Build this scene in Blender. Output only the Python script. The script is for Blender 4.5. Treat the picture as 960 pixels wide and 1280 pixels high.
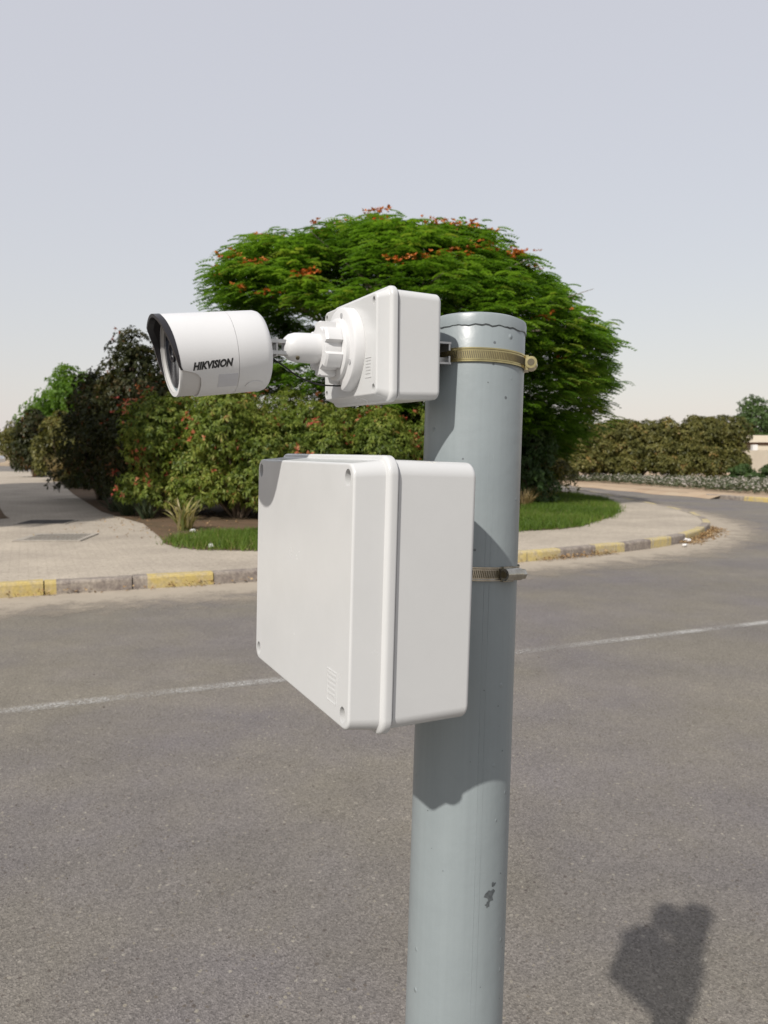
import bpy, bmesh, math, random
import numpy as np
from mathutils import Vector, Matrix, noise as mnoise

for o in list(bpy.data.objects):
    bpy.data.objects.remove(o, do_unlink=True)
scene = bpy.context.scene
COL = scene.collection
RNG = np.random.default_rng(7)
random.seed(7)
R = math.radians

# ------------------------------------------------------------------ camera
cam_data = bpy.data.cameras.new('camera')
cam = bpy.data.objects.new('camera', cam_data)
COL.objects.link(cam)
cam_data.sensor_fit = 'VERTICAL'
cam_data.sensor_height = 36.0
cam_data.lens = 36.0 * 940.0 / 1280.0
cam_data.clip_start = 0.02
cam_data.clip_end = 3000
cr, cu, cf = Vector((0.99998, 0.00056, 0.00696)), Vector((-0.00698, 0.07953, 0.99681)), Vector((0, 0.99683, -0.07953))
cam.matrix_world = Matrix(((cr.x, cu.x, -cf.x, 0), (cr.y, cu.y, -cf.y, 0), (cr.z, cu.z, -cf.z, 1.5), (0, 0, 0, 1)))
cam_data.dof.use_dof = True
cam_data.dof.focus_distance = 0.68
cam_data.dof.aperture_fstop = 16.0
scene.camera = cam

# ------------------------------------------------------------------ sky, sun, exposure
SUN_TO = Vector((-0.383, -0.661, 0.645)).normalized()
world = bpy.data.worlds.new('World')
scene.world = world
world.use_nodes = True
wn, wl = world.node_tree.nodes, world.node_tree.links
wn.clear()
sky = wn.new('ShaderNodeTexSky')
sky.sky_type = 'NISHITA'
sky.sun_disc = False
sky.sun_elevation = math.asin(SUN_TO.z)
sky.sun_rotation = math.atan2(SUN_TO.x, SUN_TO.y)
sky.altitude = 0
sky.air_density = 1.8
sky.dust_density = 0.6
sky.ozone_density = 1.0
hs = wn.new('ShaderNodeHueSaturation')
hs.inputs['Saturation'].default_value = 1.0
tintn = wn.new('ShaderNodeMix'); tintn.data_type = 'RGBA'; tintn.blend_type = 'MIX'      # dust haze whitens the whole sky evenly
tintn.inputs[0].default_value = 0.78
tintn.inputs[7].default_value = (5.7, 5.6, 6.0, 1)
bg = wn.new('ShaderNodeBackground')
bg.inputs['Strength'].default_value = 0.140
wo = wn.new('ShaderNodeOutputWorld')
wl.new(sky.outputs[0], hs.inputs['Color'])
wl.new(hs.outputs[0], tintn.inputs[6])
wl.new(tintn.outputs[2], bg.inputs['Color'])
wl.new(bg.outputs[0], wo.inputs['Surface'])

sun_data = bpy.data.lights.new('sun', 'SUN')
sun_data.energy = 5.0
sun_data.angle = R(0.9)
sun_data.color = (1.0, 0.955, 0.90)
sun = bpy.data.objects.new('sun', sun_data)
COL.objects.link(sun)
sun.rotation_euler = (-SUN_TO).to_track_quat('-Z', 'Y').to_euler()
sun.location = SUN_TO * 50

scene.render.engine = 'CYCLES'
vs = scene.view_settings
vs.view_transform = 'Standard'
vs.look = 'None'
vs.exposure = -0.2
vs.gamma = 1.0
vs.use_curve_mapping = False
scene.cycles.max_bounces = 7
scene.cycles.diffuse_bounces = 3
scene.cycles.glossy_bounces = 3
scene.cycles.transmission_bounces = 3
scene.cycles.transparent_max_bounces = 6

# ------------------------------------------------------------------ helpers
def link(o, parent=None):
    COL.objects.link(o)
    if parent is not None:
        o.parent = parent
    return o

def tag(o, label=None, cat=None, group=None, kind=None):
    if label: o['label'] = label
    if cat: o['category'] = cat
    if group: o['group'] = group
    if kind: o['kind'] = kind
    return o

def empty(name, loc=(0, 0, 0), mat=None):
    o = bpy.data.objects.new(name, None)
    o.empty_display_size = 0.1
    if mat is not None: o.matrix_world = mat
    else: o.location = loc
    return link(o)

def mesh_obj(name, verts, faces, mats, parent=None, fmat=None, smooth=None):
    me = bpy.data.meshes.new(name)
    me.from_pydata([tuple(v) for v in verts], [], faces)
    if not isinstance(mats, (list, tuple)): mats = [mats]
    for m in mats: me.materials.append(m)
    if fmat is not None: me.polygons.foreach_set('material_index', fmat)
    me.update()
    if smooth is not None:
        me.polygons.foreach_set('use_smooth', [True] * len(me.polygons))
        me.set_sharp_from_angle(angle=R(smooth))
    o = bpy.data.objects.new(name, me)
    return link(o, parent)

def fix_normals(o):
    bm = bmesh.new(); bm.from_mesh(o.data)
    bmesh.ops.recalc_face_normals(bm, faces=bm.faces)
    bm.to_mesh(o.data); bm.free()
    return o

class MB:
    """collects pieces of one part"""
    def __init__(s): s.v, s.f, s.m = [], [], []
    def add(s, vs_, fs, mi=0):
        b = len(s.v); s.v += [tuple(v) for v in vs_]
        s.f += [tuple(i + b for i in f) for f in fs]; s.m += [mi] * len(fs)
    def box(s, c, d, mi=0, mat=None):
        hx, hy, hz = d[0] / 2, d[1] / 2, d[2] / 2
        P = [Vector((c[0] + x * hx, c[1] + y * hy, c[2] + z * hz)) for x, y, z in
             ((-1,-1,-1),(1,-1,-1),(1,1,-1),(-1,1,-1),(-1,-1,1),(1,-1,1),(1,1,1),(-1,1,1))]
        if mat is not None: P = [mat @ p for p in P]
        s.add(P, [(3,2,1,0),(4,5,6,7),(0,1,5,4),(1,2,6,5),(2,3,7,6),(3,0,4,7)], mi)
    def tube(s, pts, radii, n=8, mi=0, cap=True):
        pts = [Vector(p) for p in pts]
        rings = []
        ref = Vector((0.3, 0.2, 1)).normalized()
        for i, p in enumerate(pts):
            t = (pts[min(i + 1, len(pts) - 1)] - pts[max(i - 1, 0)]).normalized()
            u = t.cross(ref)
            if u.length < 1e-3: u = t.cross(Vector((1, 0, 0)))
            u.normalize(); w = t.cross(u)
            r = radii[i] if hasattr(radii, '__len__') else radii
            rings.append([p + r * (math.cos(2 * math.pi * k / n) * u + math.sin(2 * math.pi * k / n) * w) for k in range(n)])
        s.loft(rings, cap, mi)
    def loft(s, rings, cap=True, mi=0):
        b = len(s.v); n = len(rings[0])
        for r in rings: s.v += [tuple(p) for p in r]
        for i in range(len(rings) - 1):
            for k in range(n):
                s.f.append((b + i*n + k, b + i*n + (k+1) % n, b + (i+1)*n + (k+1) % n, b + (i+1)*n + k)); s.m.append(mi)
        if cap:
            s.f.append(tuple(b + k for k in reversed(range(n)))); s.m.append(mi)
            s.f.append(tuple(b + (len(rings)-1)*n + k for k in range(n))); s.m.append(mi)
    def build(s, name, mats, parent=None, smooth=None):
        return fix_normals(mesh_obj(name, s.v, s.f, mats, parent, s.m, smooth))

def lathe(mb, prof, axis_o, axis_d, n=48, mi=0, cap=True):
    """prof: list of (along, radius)"""
    d = Vector(axis_d).normalized()
    u = d.cross(Vector((0, 0, 1)))
    if u.length < 1e-3: u = d.cross(Vector((1, 0, 0)))
    u.normalize(); w = d.cross(u)
    rings = [[Vector(axis_o) + d * a + r * (math.cos(2*math.pi*k/n) * u + math.sin(2*math.pi*k/n) * w) for k in range(n)] for a, r in prof]
    mb.loft(rings, cap, mi)

def rrect(w, h, r, n=7):
    pts = []
    for cx, cz, a0 in ((w/2-r, h/2-r, 0), (-w/2+r, h/2-r, 90), (-w/2+r, -h/2+r, 180), (w/2-r, -h/2+r, 270)):
        for k in range(n):
            a = R(a0 + 90.0 * k / (n - 1))
            pts.append((cx + r * math.cos(a), cz + r * math.sin(a)))
    return pts

def weighted(o):
    m = o.modifiers.new('normals', 'WEIGHTED_NORMAL'); m.keep_sharp = True; m.weight = 100
    return o

def boolean_cut(o, cutter):
    m = o.modifiers.new('cut', 'BOOLEAN'); m.operation = 'DIFFERENCE'; m.object = cutter; m.solver = 'EXACT'
    bpy.context.view_layer.update()
    dg = bpy.context.evaluated_depsgraph_get()
    me = bpy.data.meshes.new_from_object(o.evaluated_get(dg))
    o.modifiers.clear(); old = o.data; o.data = me
    bpy.data.meshes.remove(old)
    bpy.data.objects.remove(cutter, do_unlink=True)
    me.polygons.foreach_set('use_smooth', [True] * len(me.polygons))
    me.set_sharp_from_angle(angle=R(38))
    return o

# ------------------------------------------------------------------ materials
MATS = {}
def new_mat(name):
    m = bpy.data.materials.new(name); m.use_nodes = True
    nt = m.node_tree; nt.nodes.clear()
    out = nt.nodes.new('ShaderNodeOutputMaterial')
    b = nt.nodes.new('ShaderNodeBsdfPrincipled')
    nt.links.new(b.outputs[0], out.inputs['Surface'])
    MATS[name] = m
    return m, nt, b, out

def N(nt, typ, **kw):
    n = nt.nodes.new(typ)
    for k, v in kw.items():
        if k in n.inputs.keys(): n.inputs[k].default_value = v
        else: setattr(n, k, v)
    return n

def ramp(nt, fac, stops):
    r = nt.nodes.new('ShaderNodeValToRGB')
    e = r.color_ramp.elements
    while len(e) < len(stops): e.new(0.5)
    for i, (p, c) in enumerate(stops):
        e[i].position = p; e[i].color = c if len(c) == 4 else (*c, 1)
    nt.links.new(fac, r.inputs[0])
    return r

def mixc(nt, a, b, fac, mode='MIX'):
    m = nt.nodes.new('ShaderNodeMix'); m.data_type = 'RGBA'; m.blend_type = mode
    for sock, val in ((0, fac), (6, a), (7, b)):
        if hasattr(val, 'links') or isinstance(val, bpy.types.NodeSocket): nt.links.new(val, m.inputs[sock])
        elif sock == 0: m.inputs[0].default_value = val
        else: m.inputs[sock].default_value = val if len(val) == 4 else (*val, 1)
    return m.outputs[2]

def grey(v): return (v, v, v, 1)

def simple(name, c1, c2=None, rough=0.5, scale=8.0, bump=0.0, bscale=60.0, metal=0.0, spec=0.5, coords='Object', detail=4.0, rvar=0.0):
    m, nt, b, out = new_mat(name)
    tc = N(nt, 'ShaderNodeTexCoord')
    no = N(nt, 'ShaderNodeTexNoise', Scale=scale, Detail=detail)
    nt.links.new(tc.outputs[coords], no.inputs['Vector'])
    c2 = c2 or tuple(x * 0.85 for x in c1)
    r = ramp(nt, no.outputs['Fac'], [(0.3, c1), (0.7, c2)])
    nt.links.new(r.outputs[0], b.inputs['Base Color'])
    b.inputs['Roughness'].default_value = rough
    b.inputs['Metallic'].default_value = metal
    b.inputs['Specular IOR Level'].default_value = spec
    if rvar:
        mr = N(nt, 'ShaderNodeMapRange'); mr.inputs[3].default_value = rough - rvar; mr.inputs[4].default_value = rough + rvar
        nt.links.new(no.outputs['Fac'], mr.inputs[0]); nt.links.new(mr.outputs[0], b.inputs['Roughness'])
    if bump:
        n2 = N(nt, 'ShaderNodeTexNoise', Scale=bscale, Detail=3.0)
        nt.links.new(tc.outputs[coords], n2.inputs['Vector'])
        bp = N(nt, 'ShaderNodeBump', Strength=bump, Distance=0.01)
        nt.links.new(n2.outputs['Fac'], bp.inputs['Height']); nt.links.new(bp.outputs[0], b.inputs['Normal'])
    return m

def leaf_mat(name, stops, trans=0.35, rough=0.5):
    """colour differs leaf by leaf through the 'tint' attribute"""
    m, nt, b, out = new_mat(name)
    at = N(nt, 'ShaderNodeAttribute', attribute_name='tint')
    r = ramp(nt, at.outputs['Fac'], stops)
    nt.links.new(r.outputs[0], b.inputs['Base Color'])
    b.inputs['Roughness'].default_value = rough
    b.inputs['Specular IOR Level'].default_value = 0.3
    tr = N(nt, 'ShaderNodeBsdfTranslucent')
    nt.links.new(mixc(nt, r.outputs[0], (1.0, 1.0, 0.45), 1.0, 'MULTIPLY'), tr.inputs['Color'])
    mx = N(nt, 'ShaderNodeMixShader'); mx.inputs[0].default_value = trans
    nt.links.new(b.outputs[0], mx.inputs[1]); nt.links.new(tr.outputs[0], mx.inputs[2])
    nt.links.new(mx.outputs[0], out.inputs['Surface'])
    return m

# --- asphalt
def asphalt():
    m, nt, b, out = new_mat('asphalt')
    tc = N(nt, 'ShaderNodeTexCoord'); P = tc.outputs['Object']
    big = N(nt, 'ShaderNodeTexNoise', Scale=0.55, Detail=4.0, Roughness=0.6); nt.links.new(P, big.inputs['Vector'])
    base = ramp(nt, big.outputs['Fac'], [(0.36, (0.172, 0.157, 0.152)), (0.60, (0.193, 0.175, 0.144))])
    v1 = N(nt, 'ShaderNodeTexVoronoi', Scale=190.0); nt.links.new(P, v1.inputs['Vector'])
    sep = N(nt, 'ShaderNodeSeparateColor'); nt.links.new(v1.outputs['Color'], sep.inputs[0])
    agg = ramp(nt, sep.outputs[0], [(0.0, grey(0.5)), (0.35, grey(0.88)), (0.75, grey(1.1)), (1.0, grey(1.5))])
    c = mixc(nt, base.outputs[0], agg.outputs[0], 0.75, 'MULTIPLY')
    wob = N(nt, 'ShaderNodeTexNoise', Scale=90.0, Detail=2.0); nt.links.new(P, wob.inputs['Vector'])
    wv = N(nt, 'ShaderNodeVectorMath', operation='MULTIPLY_ADD'); nt.links.new(wob.outputs['Color'], wv.inputs[0]); wv.inputs[1].default_value = (0.012, 0.012, 0.0); nt.links.new(P, wv.inputs[2])
    v2 = N(nt, 'ShaderNodeTexVoronoi', Scale=58.0); nt.links.new(wv.outputs[0], v2.inputs['Vector'])
    s2 = N(nt, 'ShaderNodeSeparateColor'); nt.links.new(v2.outputs['Color'], s2.inputs[0])
    d2 = N(nt, 'ShaderNodeMath', operation='LESS_THAN'); d2.inputs[1].default_value = 0.33; nt.links.new(v2.outputs['Distance'], d2.inputs[0])
    g2 = N(nt, 'ShaderNodeMath', operation='GREATER_THAN'); g2.inputs[1].default_value = 0.86; nt.links.new(s2.outputs[1], g2.inputs[0])
    mu = N(nt, 'ShaderNodeMath', operation='MULTIPLY'); nt.links.new(d2.outputs[0], mu.inputs[0]); nt.links.new(g2.outputs[0], mu.inputs[1])
    stone = ramp(nt, s2.outputs[2], [(0.0, (0.10, 0.085, 0.075)), (0.3, (0.19, 0.165, 0.13)), (0.8, (0.235, 0.21, 0.165)), (1.0, (0.31, 0.285, 0.24))])
    c = mixc(nt, c, stone.outputs[0], mu.outputs[0])
    fine = N(nt, 'ShaderNodeTexNoise', Scale=330.0, Detail=2.0); nt.links.new(P, fine.inputs['Vector'])
    fr = ramp(nt, fine.outputs['Fac'], [(0.3, grey(0.72)), (0.7, grey(1.28))])
    c = mixc(nt, c, fr.outputs[0], 0.8, 'MULTIPLY')
    # worn wheel paths and stains
    st = N(nt, 'ShaderNodeTexNoise', Scale=2.6, Detail=5.0, Roughness=0.65); nt.links.new(P, st.inputs['Vector'])
    sr = ramp(nt, st.outputs['Fac'], [(0.3, grey(0.90)), (0.7, grey(1.07))])
    c = mixc(nt, c, sr.outputs[0], 1.0, 'MULTIPLY')
    # tyre-polished lanes run along the road
    mp = N(nt, 'ShaderNodeMapping'); mp.inputs['Rotation'].default_value = (0, 0, R(-24)); mp.inputs['Scale'].default_value = (0.06, 0.75, 1); nt.links.new(P, mp.inputs[0])
    ln = N(nt, 'ShaderNodeTexNoise', Scale=1.0, Detail=3.0); nt.links.new(mp.outputs[0], ln.inputs['Vector'])
    c = mixc(nt, c, ramp(nt, ln.outputs['Fac'], [(0.35, (0.88, 0.88, 0.90)), (0.65, (1.08, 1.07, 1.05))]).outputs[0], 1.0, 'MULTIPLY')
    nt.links.new(c, b.inputs['Base Color'])
    b.inputs['Roughness'].default_value = 0.85
    b.inputs['Specular IOR Level'].default_value = 0.25
    bp = N(nt, 'ShaderNodeBump', Strength=0.55, Distance=0.004)
    ad = N(nt, 'ShaderNodeMath', operation='ADD'); nt.links.new(v1.outputs['Distance'], ad.inputs[0]); nt.links.new(fine.outputs['Fac'], ad.inputs[1])
    nt.links.new(ad.outputs[0], bp.inputs['Height']); nt.links.new(bp.outputs[0], b.inputs['Normal'])
    return m
M_ASPH = asphalt()

def pavement_mat():
    m, nt, b, out = new_mat('pavers')
    tc = N(nt, 'ShaderNodeTexCoord')
    mp = N(nt, 'ShaderNodeMapping'); mp.inputs['Rotation'].default_value = (0, 0, R(-25.5)); nt.links.new(tc.outputs['Object'], mp.inputs[0])
    br = N(nt, 'ShaderNodeTexBrick', Scale=1.0); nt.links.new(mp.outputs[0], br.inputs['Vector'])
    br.inputs['Color1'].default_value = (0.435, 0.383, 0.318, 1); br.inputs['Color2'].default_value = (0.41, 0.36, 0.30, 1)
    br.inputs['Mortar'].default_value = (0.36, 0.315, 0.26, 1)
    br.inputs['Brick Width'].default_value = 0.2; br.inputs['Row Height'].default_value = 0.1; br.inputs['Mortar Size'].default_value = 0.006
    n1 = N(nt, 'ShaderNodeTexNoise', Scale=0.8, Detail=6.0, Roughness=0.65); nt.links.new(tc.outputs['Object'], n1.inputs['Vector'])
    r1 = ramp(nt, n1.outputs['Fac'], [(0.3, (0.80, 0.79, 0.77)), (0.7, (1.1, 1.09, 1.05))])
    c = mixc(nt, br.outputs['Color'], r1.outputs[0], 1.0, 'MULTIPLY')
    n2 = N(nt, 'ShaderNodeTexNoise', Scale=35.0, Detail=3.0); nt.links.new(tc.outputs['Object'], n2.inputs['Vector'])
    r2 = ramp(nt, n2.outputs['Fac'], [(0.3, grey(0.85)), (0.7, grey(1.15))])
    c = mixc(nt, c, r2.outputs[0], 1.0, 'MULTIPLY')
    nt.links.new(c, b.inputs['Base Color']); b.inputs['Roughness'].default_value = 0.9; b.inputs['Specular IOR Level'].default_value = 0.2
    bp = N(nt, 'ShaderNodeBump', Strength=0.4, Distance=0.004); nt.links.new(br.outputs['Fac'], bp.inputs['Height']); bp.invert = True
    nt.links.new(bp.outputs[0], b.inputs['Normal'])
    return m
M_PAVE = pavement_mat()

def worn_paint(name, paint, under, lo=0.42, hi=0.6, scale=9.0, rough=0.8):
    m, nt, b, out = new_mat(name)
    tc = N(nt, 'ShaderNodeTexCoord')
    n = N(nt, 'ShaderNodeTexNoise', Scale=scale, Detail=7.0, Roughness=0.7); nt.links.new(tc.outputs['Object'], n.inputs['Vector'])
    f = ramp(nt, n.outputs['Fac'], [(lo, grey(0)), (hi, grey(1))])
    n2 = N(nt, 'ShaderNodeTexNoise', Scale=40.0, Detail=3.0); nt.links.new(tc.outputs['Object'], n2.inputs['Vector'])
    u = ramp(nt, n2.outputs['Fac'], [(0.3, tuple(x * 0.75 for x in under)), (0.7, tuple(min(1, x * 1.2) for x in under))])
    pc = ramp(nt, n2.outputs['Fac'], [(0.3, tuple(x * 0.85 for x in paint)), (0.7, tuple(min(1, x * 1.1) for x in paint))])
    nt.links.new(mixc(nt, pc.outputs[0], u.outputs[0], f.outputs[0]), b.inputs['Base Color'])
    b.inputs['Roughness'].default_value = rough
    bp = N(nt, 'ShaderNodeBump', Strength=0.3, Distance=0.004); nt.links.new(n2.outputs['Fac'], bp.inputs['Height']); nt.links.new(bp.outputs[0], b.inputs['Normal'])
    return m
M_YEL = worn_paint('kerb_yellow', (0.48, 0.37, 0.13), (0.38, 0.32, 0.23), 0.44, 0.70)
M_YEL2 = worn_paint('kerb_faded_yellow', (0.50, 0.40, 0.16), (0.40, 0.34, 0.25), 0.42, 0.68)
M_BLK = worn_paint('kerb_dark', (0.16, 0.13, 0.115), (0.32, 0.275, 0.225), 0.34, 0.62)
M_KERB = simple('kerb_concrete', (0.40, 0.36, 0.30), (0.28, 0.25, 0.21), 0.9, 6, 0.3)

def patchy(name, c1, c2, mode):
    """thin worn layer (road paint or drifted dust) that lets the road show through; u runs across in UV"""
    m, nt, b, out = new_mat(name)
    tc = N(nt, 'ShaderNodeTexCoord')
    n = N(nt, 'ShaderNodeTexNoise', Scale=(75.0 if mode == 'paint' else 3.0), Detail=(4.0 if mode == 'paint' else 9.0), Roughness=0.7); nt.links.new(tc.outputs['Object'], n.inputs['Vector'])
    n2 = N(nt, 'ShaderNodeTexNoise', Scale=(1.1 if mode == 'paint' else 45.0), Detail=3.0); nt.links.new(tc.outputs['Object'], n2.inputs['Vector'])
    col = ramp(nt, n.outputs['Fac'], [(0.3, c1), (0.7, c2)])
    nt.links.new(col.outputs[0], b.inputs['Base Color']); b.inputs['Roughness'].default_value = 0.9; b.inputs['Specular IOR Level'].default_value = 0.2
    uv = N(nt, 'ShaderNodeUVMap'); sx = N(nt, 'ShaderNodeSeparateXYZ'); nt.links.new(uv.outputs[0], sx.inputs[0])
    if mode == 'paint':
        edge = ramp(nt, sx.outputs['X'], [(0.0, grey(0)), (0.3, grey(1)), (0.7, grey(1)), (1.0, grey(0))])
        a = N(nt, 'ShaderNodeMath', operation='MULTIPLY_ADD'); nt.links.new(n2.outputs['Fac'], a.inputs[0]); a.inputs[1].default_value = 0.6; nt.links.new(n.outputs['Fac'], a.inputs[2])
        th = ramp(nt, a.outputs[0], [(0.74, grey(0)), (0.93, grey(0.75))])
        al = N(nt, 'ShaderNodeMath', operation='MULTIPLY'); nt.links.new(edge.outputs[0], al.inputs[0]); nt.links.new(th.outputs[0], al.inputs[1])
        fac = al.outputs[0]
    else:
        a = N(nt, 'ShaderNodeMath', operation='SUBTRACT'); nt.links.new(n.outputs['Fac'], a.inputs[0]); nt.links.new(sx.outputs['X'], a.inputs[1])
        b2 = N(nt, 'ShaderNodeMath', operation='MULTIPLY_ADD'); nt.links.new(n2.outputs['Fac'], b2.inputs[0]); b2.inputs[1].default_value = 0.25; nt.links.new(a.outputs[0], b2.inputs[2])
        th = ramp(nt, b2.outputs[0], [(0.0, grey(0)), (0.42, grey(0.92))])
        fac = th.outputs[0]
    tr = N(nt, 'ShaderNodeBsdfTransparent'); mx = N(nt, 'ShaderNodeMixShader')
    nt.links.new(fac, mx.inputs[0]); nt.links.new(tr.outputs[0], mx.inputs[1]); nt.links.new(b.outputs[0], mx.inputs[2])
    nt.links.new(mx.outputs[0], out.inputs['Surface'])
    return m
M_LINE = patchy('road_paint', (0.62, 0.61, 0.58), (0.50, 0.49, 0.46), 'paint')
M_DUST = patchy('dust', (0.44, 0.38, 0.30), (0.36, 0.31, 0.245), 'dust')

M_SAND = simple('sand', (0.42, 0.335, 0.235), (0.33, 0.25, 0.17), 0.95, 1.2, 0.4, 20, spec=0.1, detail=8)
M_ORSAND = simple('verge_sand', (0.42, 0.335, 0.235), (0.36, 0.255, 0.17), 0.95, 0.9, 0.4, 20, spec=0.1, detail=8)
M_SOIL = simple('soil', (0.155, 0.10, 0.065), (0.10, 0.075, 0.045), 0.95, 2.2, 0.6, 18, spec=0.1, detail=8)

def plastic(name, col, rough=0.3):
    m, nt, b, out = new_mat(name)
    tc = N(nt, 'ShaderNodeTexCoord')
    n = N(nt, 'ShaderNodeTexNoise', Scale=22.0, Detail=6.0, Roughness=0.6); nt.links.new(tc.outputs['Object'], n.inputs['Vector'])
    c = ramp(nt, n.outputs['Fac'], [(0.3, tuple(x * 0.965 for x in col)), (0.7, col)])
    nt.links.new(c.outputs[0], b.inputs['Base Color'])
    mr = N(nt, 'ShaderNodeMapRange'); mr.inputs[3].default_value = rough - 0.05; mr.inputs[4].default_value = rough + 0.1
    nt.links.new(n.outputs['Fac'], mr.inputs[0]); nt.links.new(mr.outputs[0], b.inputs['Roughness'])
    b.inputs['Specular IOR Level'].default_value = 0.45
    b.inputs['Subsurface Weight'].default_value = 0.0
    n2 = N(nt, 'ShaderNodeTexNoise', Scale=500.0, Detail=2.0); nt.links.new(tc.outputs['Object'], n2.inputs['Vector'])
    bp = N(nt, 'ShaderNodeBump', Strength=0.04, Distance=0.001); nt.links.new(n2.outputs['Fac'], bp.inputs['Height']); nt.links.new(bp.outputs[0], b.inputs['Normal'])
    return m
M_WHITE = plastic('box_plastic', (0.555, 0.556, 0.545), 0.22)
M_CAMW = plastic('camera_paint', (0.62, 0.618, 0.612), 0.32)
M_CHIN = plastic('camera_chin', (0.53, 0.517, 0.50), 0.4)
M_BLACK = simple('black_plastic', (0.012, 0.011, 0.013), (0.02, 0.018, 0.02), 0.35)
M_BLACKM = simple('black_matte', (0.01, 0.009, 0.01), (0.014, 0.012, 0.013), 0.8)
M_INK = simple('black_ink', (0.012, 0.012, 0.013), (0.016, 0.016, 0.016), 0.5)
M_STICK = simple('sticker', (0.50, 0.50, 0.52), (0.46, 0.46, 0.48), 0.35, 60)
M_GLASS = simple('lens_glass', (0.012, 0.014, 0.018), (0.018, 0.02, 0.026), 0.06, spec=0.8)
M_TEAL = simple('lens_ring', (0.22, 0.29, 0.31), (0.17, 0.23, 0.25), 0.25)
M_STEEL = simple('galvanised', (0.52, 0.52, 0.51), (0.40, 0.40, 0.395), 0.38, 120, metal=0.9)
M_SCREW = simple('grey_screw', (0.40, 0.40, 0.40), (0.32, 0.32, 0.32), 0.5, 80)
M_BRASS = simple('yellow_zinc', (0.54, 0.45, 0.22), (0.36, 0.30, 0.15), 0.2, 90, metal=0.95)
M_BRASSD = simple('dull_zinc', (0.52, 0.50, 0.44), (0.30, 0.27, 0.21), 0.2, 90, metal=0.9)
M_SLOT = simple('slot_dark', (0.06, 0.05, 0.025), (0.09, 0.07, 0.03), 0.6)
M_BARK = simple('bark', (0.16, 0.115, 0.08), (0.09, 0.065, 0.045), 0.9, 9, 0.6, 30)
M_PALEBARK = simple('pale_bark', (0.26, 0.215, 0.165), (0.16, 0.13, 0.10), 0.9, 7, 0.5, 30)

def pole_mat():
    m, nt, b, out = new_mat('pole_paint')
    tc = N(nt, 'ShaderNodeTexCoord'); P = tc.outputs['Object']
    n = N(nt, 'ShaderNodeTexNoise', Scale=9.0, Detail=6.0, Roughness=0.6); nt.links.new(P, n.inputs['Vector'])
    c = ramp(nt, n.outputs['Fac'], [(0.3, (0.222, 0.251, 0.256)), (0.7, (0.250, 0.281, 0.285))]).outputs[0]
    # brush streaks along the pole
    mp = N(nt, 'ShaderNodeMapping'); mp.inputs['Scale'].default_value = (160, 160, 2.5); nt.links.new(P, mp.inputs[0])
    n3 = N(nt, 'ShaderNodeTexNoise', Scale=1.0, Detail=3.0); nt.links.new(mp.outputs[0], n3.inputs['Vector'])
    c = mixc(nt, c, ramp(nt, n3.outputs['Fac'], [(0.3, grey(0.965)), (0.7, grey(1.025))]).outputs[0], 1.0, 'MULTIPLY')
    v = N(nt, 'ShaderNodeTexVoronoi', Scale=75.0); nt.links.new(P, v.inputs['Vector'])
    sp = N(nt, 'ShaderNodeSeparateColor'); nt.links.new(v.outputs['Color'], sp.inputs[0])
    ds = N(nt, 'ShaderNodeMath', operation='LESS_THAN'); ds.inputs[1].default_value = 0.12; nt.links.new(v.outputs['Distance'], ds.inputs[0])
    gt = N(nt, 'ShaderNodeMath', operation='GREATER_THAN'); gt.inputs[1].default_value = 0.93; nt.links.new(sp.outputs[0], gt.inputs[0])
    mu = N(nt, 'ShaderNodeMath', operation='MULTIPLY'); nt.links.new(ds.outputs[0], mu.inputs[0]); nt.links.new(gt.outputs[0], mu.inputs[1])
    c = mixc(nt, c, (0.10, 0.11, 0.115), mu.outputs[0])
    nt.links.new(c, b.inputs['Base Color'])
    b.inputs['Roughness'].default_value = 0.36
    b.inputs['Specular IOR Level'].default_value = 0.5
    bub = ramp(nt, v.outputs['Distance'], [(0.0, grey(1)), (0.22, grey(0))])
    g3 = N(nt, 'ShaderNodeMath', operation='GREATER_THAN'); g3.inputs[1].default_value = 0.88; nt.links.new(sp.outputs[1], g3.inputs[0])
    m2 = N(nt, 'ShaderNodeMath', operation='MULTIPLY'); nt.links.new(bub.outputs[0], m2.inputs[0]); nt.links.new(g3.outputs[0], m2.inputs[1])
    n4 = N(nt, 'ShaderNodeTexNoise', Scale=60.0, Detail=4.0); nt.links.new(P, n4.inputs['Vector'])
    ad = N(nt, 'ShaderNodeMath', operation='MULTIPLY_ADD'); nt.links.new(n4.outputs['Fac'], ad.inputs[0]); ad.inputs[1].default_value = 0.35; nt.links.new(m2.outputs[0], ad.inputs[2])
    bp = N(nt, 'ShaderNodeBump', Strength=0.75, Distance=0.0016); nt.links.new(ad.outputs[0], bp.inputs['Height']); nt.links.new(bp.outputs[0], b.inputs['Normal'])
    return m
M_POLE = pole_mat()
M_CHIP = simple('chipped_primer', (0.055, 0.062, 0.065), (0.10, 0.11, 0.113), 0.7, 300)

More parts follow.
